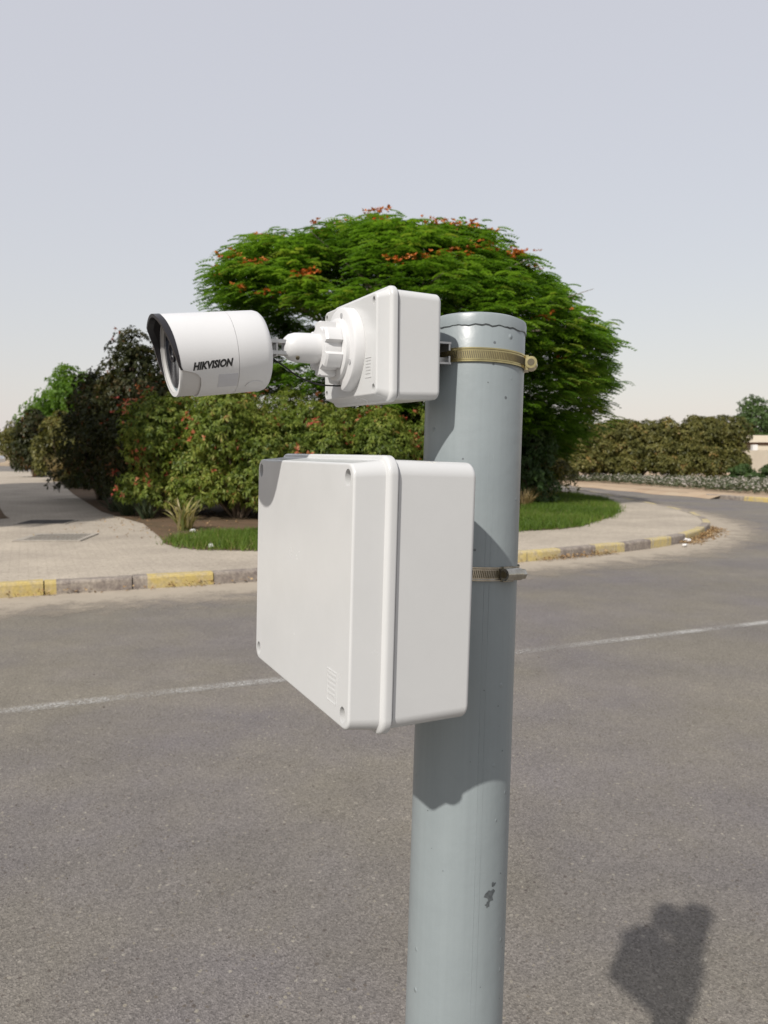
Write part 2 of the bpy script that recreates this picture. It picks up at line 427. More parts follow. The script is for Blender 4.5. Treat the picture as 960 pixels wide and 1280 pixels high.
M_FLAME = leaf_mat('flame_tree_leaf', [(0.0, (0.06, 0.135, 0.014)), (0.5, (0.145, 0.285, 0.032)), (0.85, (0.225, 0.37, 0.052)), (1.0, (0.29, 0.36, 0.065))], 0.5)
M_FLAMEFL = leaf_mat('flame_flower', [(0.0, (0.45, 0.09, 0.02)), (1.0, (0.58, 0.23, 0.05))], 0.3)
M_OLEA = leaf_mat('oleander_leaf', [(0.0, (0.055, 0.09, 0.014)), (0.4, (0.145, 0.20, 0.028)), (0.8, (0.29, 0.33, 0.065)), (0.93, (0.31, 0.29, 0.08)), (1.0, (0.36, 0.18, 0.06))], 0.36)
M_REDFL = leaf_mat('red_flower', [(0.0, (0.36, 0.04, 0.035)), (0.5, (0.42, 0.11, 0.05)), (1.0, (0.46, 0.22, 0.11))], 0.3)
M_DARKL = leaf_mat('bougainvillea_leaf', [(0.0, (0.022, 0.030, 0.009)), (0.6, (0.05, 0.055, 0.016)), (0.9, (0.09, 0.065, 0.024)), (1.0, (0.20, 0.075, 0.03))], 0.28)
M_OLIVE = leaf_mat('olive_leaf', [(0.0, (0.055, 0.062, 0.016)), (0.5, (0.135, 0.132, 0.034)), (0.9, (0.23, 0.205, 0.058)), (1.0, (0.28, 0.18, 0.06))], 0.3)
M_BRIGHT = leaf_mat('bright_leaf', [(0.0, (0.07, 0.15, 0.015)), (1.0, (0.17, 0.29, 0.035))], 0.5)
M_GREEN = leaf_mat('green_leaf', [(0.0, (0.035, 0.07, 0.018)), (1.0, (0.095, 0.15, 0.045))], 0.3)
M_GRASS = leaf_mat('grass_blade', [(0.0, (0.05, 0.095, 0.012)), (0.6, (0.115, 0.19, 0.024)), (0.93, (0.17, 0.225, 0.045)), (1.0, (0.30, 0.25, 0.11))], 0.4)
M_DRY = leaf_mat('dry_leaf', [(0.0, (0.22, 0.15, 0.07)), (0.6, (0.36, 0.27, 0.13)), (1.0, (0.46, 0.38, 0.22))], 0.3)
M_CORN = leaf_mat('strap_leaf', [(0.0, (0.07, 0.10, 0.03)), (0.5, (0.17, 0.19, 0.055)), (0.8, (0.34, 0.28, 0.10)), (1.0, (0.44, 0.38, 0.22))], 0.3)
M_AGAVE = leaf_mat('agave_leaf', [(0.0, (0.022, 0.036, 0.016)), (1.0, (0.06, 0.075, 0.036))], 0.15)
M_COVER = leaf_mat('ground_cover', [(0.0, (0.07, 0.09, 0.045)), (0.5, (0.14, 0.155, 0.09)), (0.55, (0.42, 0.38, 0.35)), (1.0, (0.58, 0.53, 0.50))], 0.25)
M_LITTER = simple('white_litter', (0.75, 0.74, 0.72), (0.62, 0.60, 0.57), 0.6, 30)
M_DEBRIS = leaf_mat('fallen_leaf', [(0.0, (0.16, 0.09, 0.04)), (0.6, (0.32, 0.20, 0.09)), (1.0, (0.42, 0.30, 0.16))], 0.1, 0.8)
M_PEB = leaf_mat('pebble', [(0.0, (0.09, 0.075, 0.065)), (0.6, (0.17, 0.15, 0.12)), (1.0, (0.25, 0.225, 0.185))], 0.0, 0.9)
M_CREAM = simple('cream_wall', (0.60, 0.54, 0.43), (0.55, 0.49, 0.39), 0.85, 1.5, 0.1)
M_TRIMW = simple('white_trim', (0.72, 0.71, 0.68), (0.66, 0.65, 0.62), 0.6, 3)
M_OVERSHADE = simple('overhang_shade', (0.16, 0.085, 0.05), (0.12, 0.07, 0.045), 0.7, 3)  # dark brown that paints the shade under the roof overhang
M_WIN = simple('window_glass', (0.03, 0.035, 0.04), (0.05, 0.055, 0.06), 0.12)
M_CARW = simple('car_paint', (0.72, 0.72, 0.72), (0.70, 0.70, 0.70), 0.25, 2)
M_TYRE = simple('tyre', (0.02, 0.02, 0.02), (0.03, 0.03, 0.03), 0.85)
M_GRATE = simple('grate_iron', (0.20, 0.175, 0.145), (0.14, 0.12, 0.10), 0.75, 12, 0.2, metal=0.2)
M_PITSHADE_COVER = simple('pit_shade_and_cover', (0.05, 0.045, 0.04), (0.035, 0.03, 0.028), 0.95)  # dark cover plate; also paints the shade below the grate bars

# ------------------------------------------------------------------ curve utilities
def catmull(pts, step=0.08):
    P = [np.array(p, float) for p in pts]
    P = [2 * P[0] - P[1]] + P + [2 * P[-1] - P[-2]]
    out = []
    for i in range(1, len(P) - 2):
        n = max(2, int(np.linalg.norm(P[i+1] - P[i]) / step))
        for k in range(n):
            t = k / n
            out.append(0.5 * ((2*P[i]) + (-P[i-1] + P[i+1])*t + (2*P[i-1] - 5*P[i] + 4*P[i+1] - P[i+2])*t*t + (-P[i-1] + 3*P[i] - 3*P[i+1] + P[i+2])*t**3))
    out.append(P[-2])
    return np.array(out)

class Path2:
    def __init__(s, pts):
        s.p = catmull(pts); d = np.linalg.norm(np.diff(s.p, axis=0), axis=1)
        s.s = np.concatenate([[0], np.cumsum(d)]); s.len = s.s[-1]
    def at(s, u, off=0.0):
        x, y = np.interp(u, s.s, s.p[:, 0]), np.interp(u, s.s, s.p[:, 1])
        e = 0.15; a, b = max(0, u - e), min(s.len, u + e)
        t = np.array([np.interp(b, s.s, s.p[:, 0]) - np.interp(a, s.s, s.p[:, 0]), np.interp(b, s.s, s.p[:, 1]) - np.interp(a, s.s, s.p[:, 1])])
        t /= np.linalg.norm(t)
        return np.array([x - t[1] * off, y + t[0] * off])      # off > 0 lies left of the travel direction
    def nearest(s, q): return s.s[np.argmin(((s.p - np.array(q)) ** 2).sum(1))]

def sheet(name, pts, z, mat, kind='structure'):
    o = mesh_obj(name, [(x, y, z) for x, y in pts], [tuple(range(len(pts)))], mat)
    if o.data.polygons[0].normal.z < 0: o.data.flip_normals()
    return tag(o, kind=kind)

# ------------------------------------------------------------------ ground, road, pavement
g = sheet('ground', [(-900, -300), (900, -300), (900, 1500), (-900, 1500)], -0.03, M_SAND)
road = sheet('road', [(-45, -25), (60, -25), (60, 60), (-45, 46.8)], 0.0, M_ASPH)
back_road = sheet('road', [(-75, 47.5), (6, 47.5), (6, 60), (-75, 75)], 0.004, M_ASPH)

FAR = None
KERB = Path2([(-13.7, 2.76), (-9.2, 4.92), (-3.87, 7.49), (-1.88, 8.37), (-0.2, 9.2), (1.87, 10.25), (2.52, 10.64), (3.14, 11.04), (3.75, 11.47), (4.3, 11.9), (4.78, 12.35), (5.22, 12.86),  # ground outlines from here on: image pixels unprojected onto the ground plane
              (6.0, 14.0), (6.68, 15.35), (7.18, 17.1), (7.42, 19.0), (7.47, 21.8), (7.47, 24.4), (7.44, 33.0), (7.2, 46.0)])
KZ = 0.145
inner = [tuple(KERB.at(u, 0.147)) for u in np.arange(0, KERB.len, 0.12)]
pave_poly = inner + [(7.0, 47.0), (-48.0, 47.0), (-48.0, -12.0)]
pavement = sheet('pavement', pave_poly, 0.13, M_PAVE)

band_pts = [(-3.33, 7.66), (-2.57, 8.03), (-1.84, 8.38), (2.5, 10.67), (3.12, 11.04), (3.71, 11.43), (4.27, 11.84), (4.75, 12.28), (5.16, 12.74), (6.01, 14.04)]
bu = [KERB.nearest(p) for p in band_pts]
bands = []                              # boundaries, yellow first before bu[0]
u = bu[0]
left = []
while u > 0: u -= 0.86; left.append(u)
bands = left[::-1] + bu[:3]
gap = (bu[3] - bu[2]) / 6.0
bands += [bu[2] + gap * k for k in range(1, 6)] + bu[3:]
u = bands[-1]
while u < KERB.len: u += 0.95; bands.append(u)
bands = np.array(bands)
i0 = int(np.argmin(abs(bands - bu[0])))
def is_yellow(u):
    k = int(np.searchsorted(bands, u))   # number of boundaries before u
    return (k - i0) % 2 == 0

def kerb_stones(path, start, end, length, yellow, top=KZ, parent=None, width=0.15, splits=()):
    u = start; n = 0
    while u < end - 0.05:
        L = length(u); v = min(u + L, end)
        gapw = 0.006
        us = [u + gapw, v - gapw] + [b for b in splits if u + 0.03 < b < v - 0.03]
        us += [u + gapw + (v - u - 2 * gapw) * k / 3 for k in (1, 2)]
        us = sorted(us)
        jz = random.uniform(-0.006, 0.006); jo = random.uniform(-0.005, 0.005)
        rings = []
        for q in us:
            sec = []
            for off, z in ((0.0, -0.06), (0.0, top - 0.028), (0.008, top - 0.008), (0.026, top), (width - 0.012, top), (width - 0.004, top - 0.006), (width - 0.004, -0.06)):
                x, y = path.at(q, off + jo)
                nz = mnoise.noise(Vector((x * 3, y * 3, z * 9))) * 0.006
                sec.append((x + nz, y - nz, z + (jz if z > 0 else 0) + (nz if z > 0.1 else 0)))
            rings.append(sec)
        mb = MB()
        for k in range(len(us) - 1):
            b0 = len(mb.v); m = len(rings[0])
            mb.v += rings[k] + rings[k + 1]
            col = yellow(0.5 * (us[k] + us[k + 1]))
            for j in range(m - 1):
                mb.f.append((b0 + j, b0 + j + 1, b0 + m + j + 1, b0 + m + j)); mb.m.append((0 if col else 1) if j < 4 else 2)
        b0 = len(mb.v); mb.v += rings[0]; mb.f.append(tuple(range(b0, b0 + len(rings[0])))); mb.m.append(2)
        b0 = len(mb.v); mb.v += rings[-1]; mb.f.append(tuple(range(b0, b0 + len(rings[0])))); mb.m.append(2)
        mb.build('kerb_stone', [M_YEL if rings[0][0][0] < 1.0 or path is FAR else M_YEL2, M_BLK, M_KERB], parent)
        u = v; n += 1

first = KERB.nearest((-3.45, 7.59))
while first > 0.9: first -= 0.87
def klen(u):
    x, y = KERB.at(u)
    return 0.87 if x < 2.3 else (0.48 if y < 18.5 else 0.95)
kerb_stones(KERB, first, KERB.len, klen, is_yellow, parent=pavement, splits=bands)

# dust drifted into the gutter
def strip(name, path, u0, u1, o0, o1, z, mat, step=0.2, kind='structure'):
    us = np.arange(u0, u1, step); V = []; F = []
    for q in us:
        a, b = path.at(q, o0), path.at(q, o1)
        V += [(a[0], a[1], z), (b[0], b[1], z)]
    for k in range(len(us) - 1): F.append((2*k, 2*k + 1, 2*k + 3, 2*k + 2))
    o = mesh_obj(name, V, F, mat)
    uvl = o.data.uv_layers.new(name='UVMap')
    for li, lp in enumerate(o.data.loops):
        vi = lp.vertex_index
        uvl.data[li].uv = (float(vi % 2), us[vi // 2])
    if o.data.polygons[0].normal.z < 0: o.data.flip_normals()
    return tag(o, kind=kind)
strip('gutter_dust', KERB, 0.3, KERB.len - 1, -0.005, -1.9, 0.005, M_DUST, kind='stuff')

LINE = Path2([(-14.9, -1.28), (-2.19, 4.2), (-0.78, 4.80), (1.04, 5.58), (3.35, 6.60), (12.0, 10.4), (30, 18.3)])
strip('road_marking', LINE, 0.0, LINE.len, -0.07, 0.07, 0.005, M_LINE)

# far side: sandy verge with its own kerb
FAR = Path2([(8.75, 60.0), (8.64, 38.7), (10.05, 29.6), (11.1, 26.1), (11.7, 24.4), (12.15, 23.6), (13.3, 22.0), (15.5, 20.3), (18.5, 19.6), (24, 21.2), (45, 31.0)])
fin = [tuple(FAR.at(u, 0.147)) for u in np.arange(0, FAR.len, 0.25)]
verge = sheet('verge', fin + [(60, 40), (60, 62), (9, 62)], 0.11, M_ORSAND)
uk0 = FAR.nearest((11.15, 26.0)); uy = FAR.nearest((11.72, 24.4))
kerb_stones(FAR, uk0, FAR.len, lambda u: 0.9, lambda u: (int((u - uy) // 1.7) % 2 == 0) if u > uy else False, top=0.14, parent=verge, splits=[uy + 1.7 * k for k in range(20)])
# sand has slumped over the rest of the kerb line
us = np.arange(0, uk0 + 0.7, 0.35); V = []; F = []
for q in us:
    a, b = FAR.at(q, -0.35 + 0.12 * math.sin(q * 2.1)), FAR.at(q, 0.2)
    V += [(a[0], a[1], 0.006), (b[0], b[1], 0.113 + (0.05 if q > uk0 - 1.0 else 0))]
for k in range(len(us) - 1): F.append((2*k, 2*k + 1, 2*k + 3, 2*k + 2))
mesh_obj('slumped_sand', V, F, M_ORSAND, verge)

# planting bed (bare soil) on the corner
bed_poly = [(-3.53, 11.79), (-3.22, 10.98), (-2.95, 10.6), (-2.53, 10.33), (-1.64, 10.27), (-0.3, 10.75), (1.0, 11.7), (2.39, 13.12), (3.17, 13.5), (3.7, 14.05), (4.1, 14.8), (4.8, 16.0), (5.43, 17.4),
            (6.0, 19.2), (6.42, 21.1), (6.6, 23), (6.55, 26), (6.3, 30), (5.9, 38), (5, 46), (-19.5, 46), (-13.98, 32.4), (-9.6, 23.2), (-6.25, 16.6), (-4.5, 14.0)]
sheet('planting_bed', bed_poly, 0.136, M_SOIL)
sheet('planting_bed', [(-7.45, 14.9), (-7.9, 15.6), (-9.8, 19.0), (-19.5, 35.5), (-45, 35.5), (-45, 8), (-10, 11.5)], 0.136, M_SOIL)

# ------------------------------------------------------------------ foliage machinery
def fast_quads(name, V, tint, mat, parent=None):
    """V: (N,4,3) leaf quads, tint: (N,)"""
    n = len(V)
    me = bpy.data.meshes.new(name)
    me.vertices.add(4 * n); me.loops.add(4 * n); me.polygons.add(n)
    me.vertices.foreach_set('co', np.ascontiguousarray(V, dtype=np.float32).ravel())
    me.loops.foreach_set('vertex_index', np.arange(4 * n, dtype=np.int32))
    me.polygons.foreach_set('loop_start', np.arange(0, 4 * n, 4, dtype=np.int32))
    at = me.attributes.new('tint', 'FLOAT', 'POINT')
    at.data.foreach_set('value', np.repeat(np.clip(tint, 0, 1), 4).astype(np.float32))
    me.materials.append(mat)
    me.update(calc_edges=True)
    o = bpy.data.objects.new(name, me)
    return link(o, parent)

def unit(a): return a / np.maximum(np.linalg.norm(a, axis=-1, keepdims=True), 1e-9)

def rosettes(C, A, nleaf, L, W, spread=(35, 100), droop=0.35, tip=0.25, rng=RNG, tint=None, tvar=0.35):
    K = len(C)
    A = unit(A)
    ref = rng.normal(size=(K, 3)); u = unit(np.cross(A, ref)); w = np.cross(A, u)
    az = rng.uniform(0, 2 * np.pi, (K, nleaf)); el = np.radians(rng.uniform(spread[0], spread[1], (K, nleaf)))
    d = A[:, None] * np.cos(el)[..., None] + (u[:, None] * np.cos(az)[..., None] + w[:, None] * np.sin(az)[..., None]) * np.sin(el)[..., None]
    d[..., 2] -= droop * rng.uniform(0.4, 1.3, (K, nleaf))
    d = unit(d)
    side = unit(np.cross(d, A[:, None] + rng.normal(size=(K, nleaf, 3)) * 0.35))
    nrm = np.cross(side, d)
    Ls = L * rng.uniform(0.65, 1.25, (K, nleaf))[..., None]; Ws = W * rng.uniform(0.7, 1.3, (K, nleaf))[..., None]
    base = C[:, None] + d * Ls * 0.08
    mid = base + d * Ls * 0.5
    tp = base + d * Ls; tp[..., 2] -= tip * Ls[..., 0]
    V = np.stack([base, mid + side * Ws / 2 + nrm * Ws * 0.15, tp, mid - side * Ws / 2 + nrm * Ws * 0.15], axis=2).reshape(-1, 4, 3)
    if tint is None: tint = rng.uniform(0.2, 0.8, K)
    T = (tint[:, None] + rng.normal(size=(K, nleaf)) * tvar).reshape(-1)
    return V, np.clip(T, 0, 1)

def blob_points(blobs, K, rng, inner=0.3, zmin=0.12, zlow=-0.75):
    B = np.array(blobs); wt = (B[:, 3] * B[:, 4] + B[:, 3] * B[:, 5]); wt = wt / wt.sum()
    idx = rng.choice(len(B), K, p=wt)
    d = unit(rng.normal(size=(K, 3)))
    d[:, 2] = np.where(d[:, 2] < zlow, -d[:, 2], d[:, 2])
    r = np.where(rng.random(K) < inner, rng.uniform(0.4, 0.9, K), rng.uniform(0.85, 1.08, K))
    bump = 1 + 0.13 * np.sin(d[:, 0] * 7 + idx * 2.1) * np.cos(d[:, 1] * 6 + idx) + 0.07 * np.sin(d[:, 2] * 13 + idx * 1.3)
    P = B[idx, :3] + d * B[idx, 3:6] * (r * bump)[:, None]
    keep = P[:, 2] > zmin
    return P[keep], d[keep]

def stems(name, blobs, parent, mat, r0=0.05, base_spread=0.15, limbs=1):
    mb = MB()
    for k, b in enumerate(blobs):
        a = random.uniform(0, 6.28)
        p0 = Vector((math.cos(a) * base_spread * random.random(), math.sin(a) * base_spread * random.random(), -0.08))
        p3 = Vector(b[:3]) + Vector((random.uniform(-.1, .1), random.uniform(-.1, .1), b[5] * 0.5))
        p1 = p0.lerp(p3, 0.33) + Vector((random.uniform(-.08, .08), random.uniform(-.08, .08), 0.1))
        p2 = p0.lerp(p3, 0.68) + Vector((random.uniform(-.1, .1), random.uniform(-.1, .1), 0.05))
        mb.tube([p0, p1, p2, p3], [r0, r0 * .75, r0 * .5, r0 * .2], 6)
        for j in range(limbs):
            q = p2 + Vector((random.uniform(-1, 1) * b[3], random.uniform(-1, 1) * b[4], random.uniform(0.1, .8) * b[5])) * 0.7
            mb.tube([p1.lerp(p2, random.random()), p2.lerp(q, .5), q], [r0 * .45, r0 * .3, r0 * .12], 5)
    return mb.build(name, mat, parent, 60)

def shrub(name, loc, blobs, K, nleaf, L, W, mat, label, cat, group, seed, flower=0, fmat=None, fsize=0.05, droop=0.5, bark=None, r0=0.04, inner=0.35, zmin=0.1, spread=(35, 105), tip=0.25, zlow=-0.75, bias=0.0, flow_cluster=5):
    rng = np.random.default_rng(seed); random.seed(seed)
    root = empty(name, loc)
    tag(root, label, cat, group)
    stems('stem', blobs, root, bark or M_BARK, r0, base_spread=min(0.35, blobs[0][3] * 0.3))
    P, d = blob_points(blobs, K, rng, inner, zmin, zlow)
    tint = rng.normal(0.45 + bias, 0.16, len(P)) + 0.12 * np.sin(P[:, 0] * 2.3 + P[:, 2] * 3)
    V, T = rosettes(P, d + np.array([0, 0, 0.35]), nleaf, L, W, spread, droop, tip, rng, tint, 0.13)
    fast_quads('foliage', V, T, mat, root)
    if flower:
        P, d = blob_points(blobs, flower, rng, 0.0, 0.6, zlow)
        P = P + d * L * 0.75
        # flowers grow in loose groups
        Q = np.repeat(P, flow_cluster, axis=0) + rng.normal(size=(len(P) * flow_cluster, 3)) * 0.09
        V, T = rosettes(Q, np.repeat(d, flow_cluster, axis=0) + np.array([0, 0, 0.3]), 5, fsize, fsize * 0.7, (40, 95), 0.0, 0.0, rng, None, 0.3)
        tag(fast_quads('flowers', V, T, fmat, root), kind='stuff')
    return root

# ------------------------------------------------------------------ the flame tree
def flame_tree():
    rng = np.random.default_rng(11); random.seed(11)
    bx, by = 0.72, 21.3
    root = empty('flame_tree', (bx, by, 0.1))
    tag(root, 'wide umbrella-shaped flame tree with feathery green crown and orange-red blossoms', 'tree')
    # crown outline: height of the canopy surface over radius and bearing
    PXX = [-6.3, -5.9, -5.45, -5.1, -4.0, -2.6, -1.5, -0.2, 0.6, 1.9, 3.1, 4.1, 5.0, 5.7, 6.1]
    PZZ = [4.2, 5.1, 5.8, 6.15, 6.65, 7.0, 7.22, 7.3, 7.22, 6.85, 6.1, 5.15, 4.1, 3.2, 2.8]
    def canopy(a, q):
        rx = 5.25 + 0.25 * np.sin(a * 0.5) ** 4 + 0.15 * np.sin(3 * a + 0.6) + 0.15 * np.sin(7 * a)
        x = np.cos(a) * rx * q; y = np.sin(a) * q
        z = np.interp(x, PXX, PZZ) - 2.5 * np.abs(y) ** 2.4 + 0.10 * np.sin(2.3 * x + 5 * y) + 0.08 * np.sin(5.1 * x + 2) * np.cos(4 * y)
        return rx, z
    K = 2300
    a = rng.uniform(0, 2 * np.pi, K); q = np.sqrt(rng.random(K)) * 1.0
    rx, zc = canopy(a, q)
    depth = rng.choice([0.0, 0.35, 0.8, 1.4], K, p=[0.5, 0.24, 0.16, 0.10]) + rng.normal(size=K) * 0.1
    C = np.stack([np.cos(a) * rx * q, np.sin(a) * rx * q, zc - depth], 1)
    # hanging skirts at the rim, lowest on the right-hand side
    K2 = 1250
    a2 = rng.uniform(0, 2 * np.pi, K2); right = 0.5 + 0.5 * np.cos(a2)
    drop = rng.random(K2) ** 1.1 * (2.6 - 0.2 * right ** 1.4)
    rx2, z2 = canopy(a2, np.ones(K2))
    rr = rx2 * (1.0 - 0.10 * drop + rng.normal(size=K2) * 0.03)
    C = np.concatenate([C, np.stack([np.cos(a2) * rr, np.sin(a2) * rr, z2 - drop], 1)])
    # a few notches so the sky shows through
    for (hx, hz, hr) in ((-4.9, 6.3, 0.45), (-1.8, 5.5, 0.62), (0.4, 5.9, 0.3), (2.6, 5.2, 0.35), (-3.4, 5.9, 0.35), (-3.3, 4.2, 0.75), (-2.3, 4.0, 0.6), (-5.0, 5.3, 0.4)):
        keep = ((C[:, 0] - hx) ** 2 + (C[:, 2] - hz) ** 2) > hr ** 2 * (0.6 + 0.6 * rng.random(len(C)))
        C = C[keep]
    out = unit(np.stack([C[:, 0], C[:, 1], np.full(len(C), 2.5)], 1))
    # fronds of each tuft
    nf = 10; K = len(C)
    az = rng.uniform(0, 2 * np.pi, (K, nf))
    fd = np.stack([np.cos(az), np.sin(az), rng.uniform(-0.14, 0.2, (K, nf))], -1) + out[:, None] * 0.35 * np.array([1, 1, 0.2])
    fd = unit(fd)
    org = C[:, None] + fd * 0.05 + rng.normal(size=(K, nf, 3)) * np.array([0.16, 0.16, 0.045])
    FL = rng.uniform(0.25, 0.45, (K, nf))
    side = unit(np.cross(fd, np.array([0, 0, 1.0])))
    up = np.cross(side, fd)
    tt = np.clip((rng.normal(0.45, 0.2, K) + 0.14 * np.sin(C[:, 0] * 1.7 + C[:, 2] * 2.3))[:, None] + rng.normal(size=(K, nf)) * 0.14, 0, 1)
    quads, tints = [], []
    npin = 6
    for j in range(npin):
        s = 0.12 + 0.88 * j / (npin - 1)
        p = org + fd * (FL * s)[..., None]
        p[..., 2] -= 0.32 * FL * s ** 2.2
        pl = FL * 0.34 * (1 - 0.55 * abs(s - 0.45) * 1.4)
        for sg in (-1, 1):
            pd = unit(side * sg + fd * 0.55 + np.array([0, 0, -0.16]))
            wv = fd * (0.036)
            t = p + pd * pl[..., None]; t[..., 2] -= 0.05 * FL
            m = p + pd * (pl * 0.55)[..., None]
            quads.append(np.stack([p, m + wv, t, m - wv], 2).reshape(-1, 4, 3)); tints.append(tt.reshape(-1))
    fast_quads('crown', np.concatenate(quads), np.concatenate(tints), M_FLAME, root)
    # blossoms near the top of the canopy
    cx = []
    spots = [(-4.9, 6.0), (-3.9, 6.7), (-0.4, 7.4), (0.3, 7.3), (-4.55, 5.5), (-2.6, 7.05), (-1.35, 7.9), (-0.9, 8.2), (-1.9, 7.5), (1.55, 6.95), (1.05, 6.75), (0.85, 6.0), (-0.2, 8.3), (0.6, 8.2), (-3.4, 6.75), (2.4, 6.1), (-1.1, 7.2), (1.9, 7.35), (-2.2, 8.0)]
    for k in range(16):
        sx = rng.uniform(-5, 3.5); spots.append((sx, float(np.interp(sx, PXX, PZZ)) + rng.uniform(-0.6, 0.2)))
    for k in range(14):
        sx = rng.uniform(-4.5, 4.0); spots.append((sx, float(np.interp(sx, PXX, PZZ)) - rng.uniform(0.7, 2.2)))
    for (sx, sz) in spots:
        d2 = (C[:, 0] - sx) ** 2 + (C[:, 2] - sz) ** 2 + np.where(C[:, 1] > 0.5, 30, 0) - C[:, 1] * -0.05
        i = int(np.argmin(d2)); cx.append(C[i] + np.array([0, -0.1, 0.05]))
        if rng.random() < 0.8: cx.append(C[i] + np.array([rng.uniform(-.3, .3), -0.1, 0.03]))
    cx = np.array(cx)
    Q = np.repeat(cx, 6, axis=0) + rng.normal(size=(len(cx) * 6, 3)) * np.array([0.15, 0.15, 0.045])
    V, T = rosettes(Q, np.tile(np.array([0, -0.2, 1.0]), (len(Q), 1)), 5, 0.085, 0.065, (30, 95), 0, 0.1, rng, None, 0.3)
    tag(fast_quads('blossoms', V, T, M_FLAMEFL, root), kind='stuff')
    # trunk and limbs
    mb = MB()
    fork = Vector((0.1, 0.05, 1.9))
    mb.tube([(0, 0, -0.3), (0.03, 0, 0.5), (0.07, 0.03, 1.3), fork], [0.34, 0.26, 0.22, 0.2], 10)
    for k in range(8):
        an = k * 0.785 + random.uniform(-.2, .2)
        L1 = random.uniform(2.2, 2.9)
        e1 = fork + Vector((math.cos(an) * L1 * .75, math.sin(an) * L1 * .75, 1.9 + random.uniform(-.3, .5)))
        m1 = fork.lerp(e1, .5) + Vector((0, 0, -0.15))
        mb.tube([fork - Vector((0, 0, .1)), m1, e1], [0.14, 0.1, 0.07], 7)
        for j in range(4):
            a2 = an + random.uniform(-.75, .75); qq = random.uniform(.65, .95)
            rxx, zz = canopy(np.array(a2), np.array(qq))
            e2 = Vector((math.cos(a2) * float(rxx) * qq, math.sin(a2) * float(rxx) * qq, float(zz) - 0.35))
            m2 = e1.lerp(e2, .5) + Vector((random.uniform(-.2, .2), random.uniform(-.2, .2), .1))
            mb.tube([e1, m2, e2], [0.06, 0.04, 0.015], 5)
            for i in range(3):
                e3 = e2 + Vector((random.uniform(-.9, .9), random.uniform(-.9, .9), random.uniform(-.2, .35)))
                mb.tube([m2.lerp(e2, random.random()), e3], [0.02, 0.007], 4)
    mb.build('trunk', M_PALEBARK, root, 60)
flame_tree()

# ------------------------------------------------------------------ shrubs on the corner bed
GF = 'flowering shrubs behind the lawn'
def fl_shrub(x, y, w, h, seed, label, flowers, bias=0.0):
    rg = random.Random(seed)
    bl = []
    for k in range(9):
        a = k * 0.7 + rg.random()
        bl.append((math.cos(a) * w * 0.5, math.sin(a) * w * 0.45, h * rg.uniform(0.30, 0.70), w * rg.uniform(0.44, 0.60), w * rg.uniform(0.44, 0.60), h * rg.uniform(0.22, 0.29)))
    bl.append((0, 0, h * 0.72, w * 0.5, w * 0.5, h * 0.26))
    for k in range(4):
        bl.append(((k - 1.5) * w * 0.42, -w * rg.uniform(.3, .55), h * rg.uniform(.17, .26), w * .34, w * .34, h * .14))
    return shrub('flowering_shrub', (x, y, 0.13), bl, 4700, 8, 0.092, 0.028, M_OLEA, label, 'shrub', GF, seed, int(flowers * 1.9), M_REDFL, 0.062, droop=0.55, bias=bias, zmin=0.2)
fl_shrub(-4.35, 15.9, 1.15, 2.62, 21, 'leafy green shrub with red flowers on its shaded left side, behind the strap-leaved plant', 34)
fl_shrub(-2.95, 15.4, 1.2, 2.72, 22, 'light green flowering shrub below the security camera', 22, 0.05)
fl_shrub(-1.55, 15.9, 1.15, 2.5, 23, 'flowering shrub seen just left of the small box, red-orange blooms', 26)
fl_shrub(-0.25, 16.2, 1.2, 2.45, 24, 'flowering shrub seen between the two white boxes, many orange-red blooms', 34)
fl_shrub(1.05, 16.7, 1.2, 2.5, 25, 'flowering shrub half hidden behind the top of the grey pole', 24)

fl_shrub(-3.6, 17.6, 1.25, 2.95, 26, 'flowering shrub in the back row, behind the one below the camera', 16, -0.05)
fl_shrub(-2.2, 17.9, 1.25, 2.95, 27, 'flowering shrub in the back row, left of the camera arm', 12, -0.05)
fl_shrub(-0.8, 18.2, 1.25, 2.85, 28, 'flowering shrub in the back row, behind the small box', 12, -0.05)
fl_shrub(0.5, 18.6, 1.25, 2.75, 29, 'flowering shrub in the back row, left of the pole', 12, -0.05)

def dark_shrub(name, x, y, w, h, seed, label, cat='shrub', group=None, mat=None, K=2000, L=0.10, W=0.045, flowers=0, bias=0.0, n=9, r0=0.06, lean=0.0, zmin=0.12):
    rg = random.Random(seed); bl = []
    for k in range(n):
        a = k * 2.4 + rg.random(); z = 0.16 + 0.66 * (k / n)
        q = w * (0.55 if z < 0.6 else 0.34) * rg.uniform(0.6, 1.1)
        bl.append((math.cos(a) * q + lean * z, math.sin(a) * q, h * z, w * rg.uniform(0.38, 0.55), w * rg.uniform(0.38, 0.55), h * rg.uniform(0.15, 0.22)))
    bl.append((lean * .9, 0, h * 0.86, w * 0.34, w * 0.34, h * 0.13))
    return shrub(name, (x, y, 0.1), bl, K, 7, L, W, mat or M_DARKL, label, cat, group, seed, flowers, M_REDFL, 0.06, droop=0.35, bias=bias, r0=r0, zmin=zmin)
GD = 'tall dark shrubs beside the path'
dark_shrub('bougainvillea_shrub', -6.2, 18.6, 1.55, 4.4, 31, 'tallest dark reddish-green shrub beside the path, left of the security camera', group=GD, K=3600, flowers=10)
dark_shrub('bougainvillea_shrub', -7.9, 20.8, 1.6, 3.6, 32, 'dark shrub at the path edge, lower and left of the tallest one', group=GD, K=3200)
dark_shrub('bougainvillea_shrub', -5.3, 17.4, 1.2, 3.2, 33, 'dark shrub between the tall dark one and the flowering shrubs', group=GD, K=2600, flowers=14)
dark_shrub('understory_shrub', 3.55, 19.8, 1.15, 2.9, 34, 'dark green shrub in deep shade under the flame tree, right of the pole', K=2200, mat=M_GREEN, bias=-0.2)
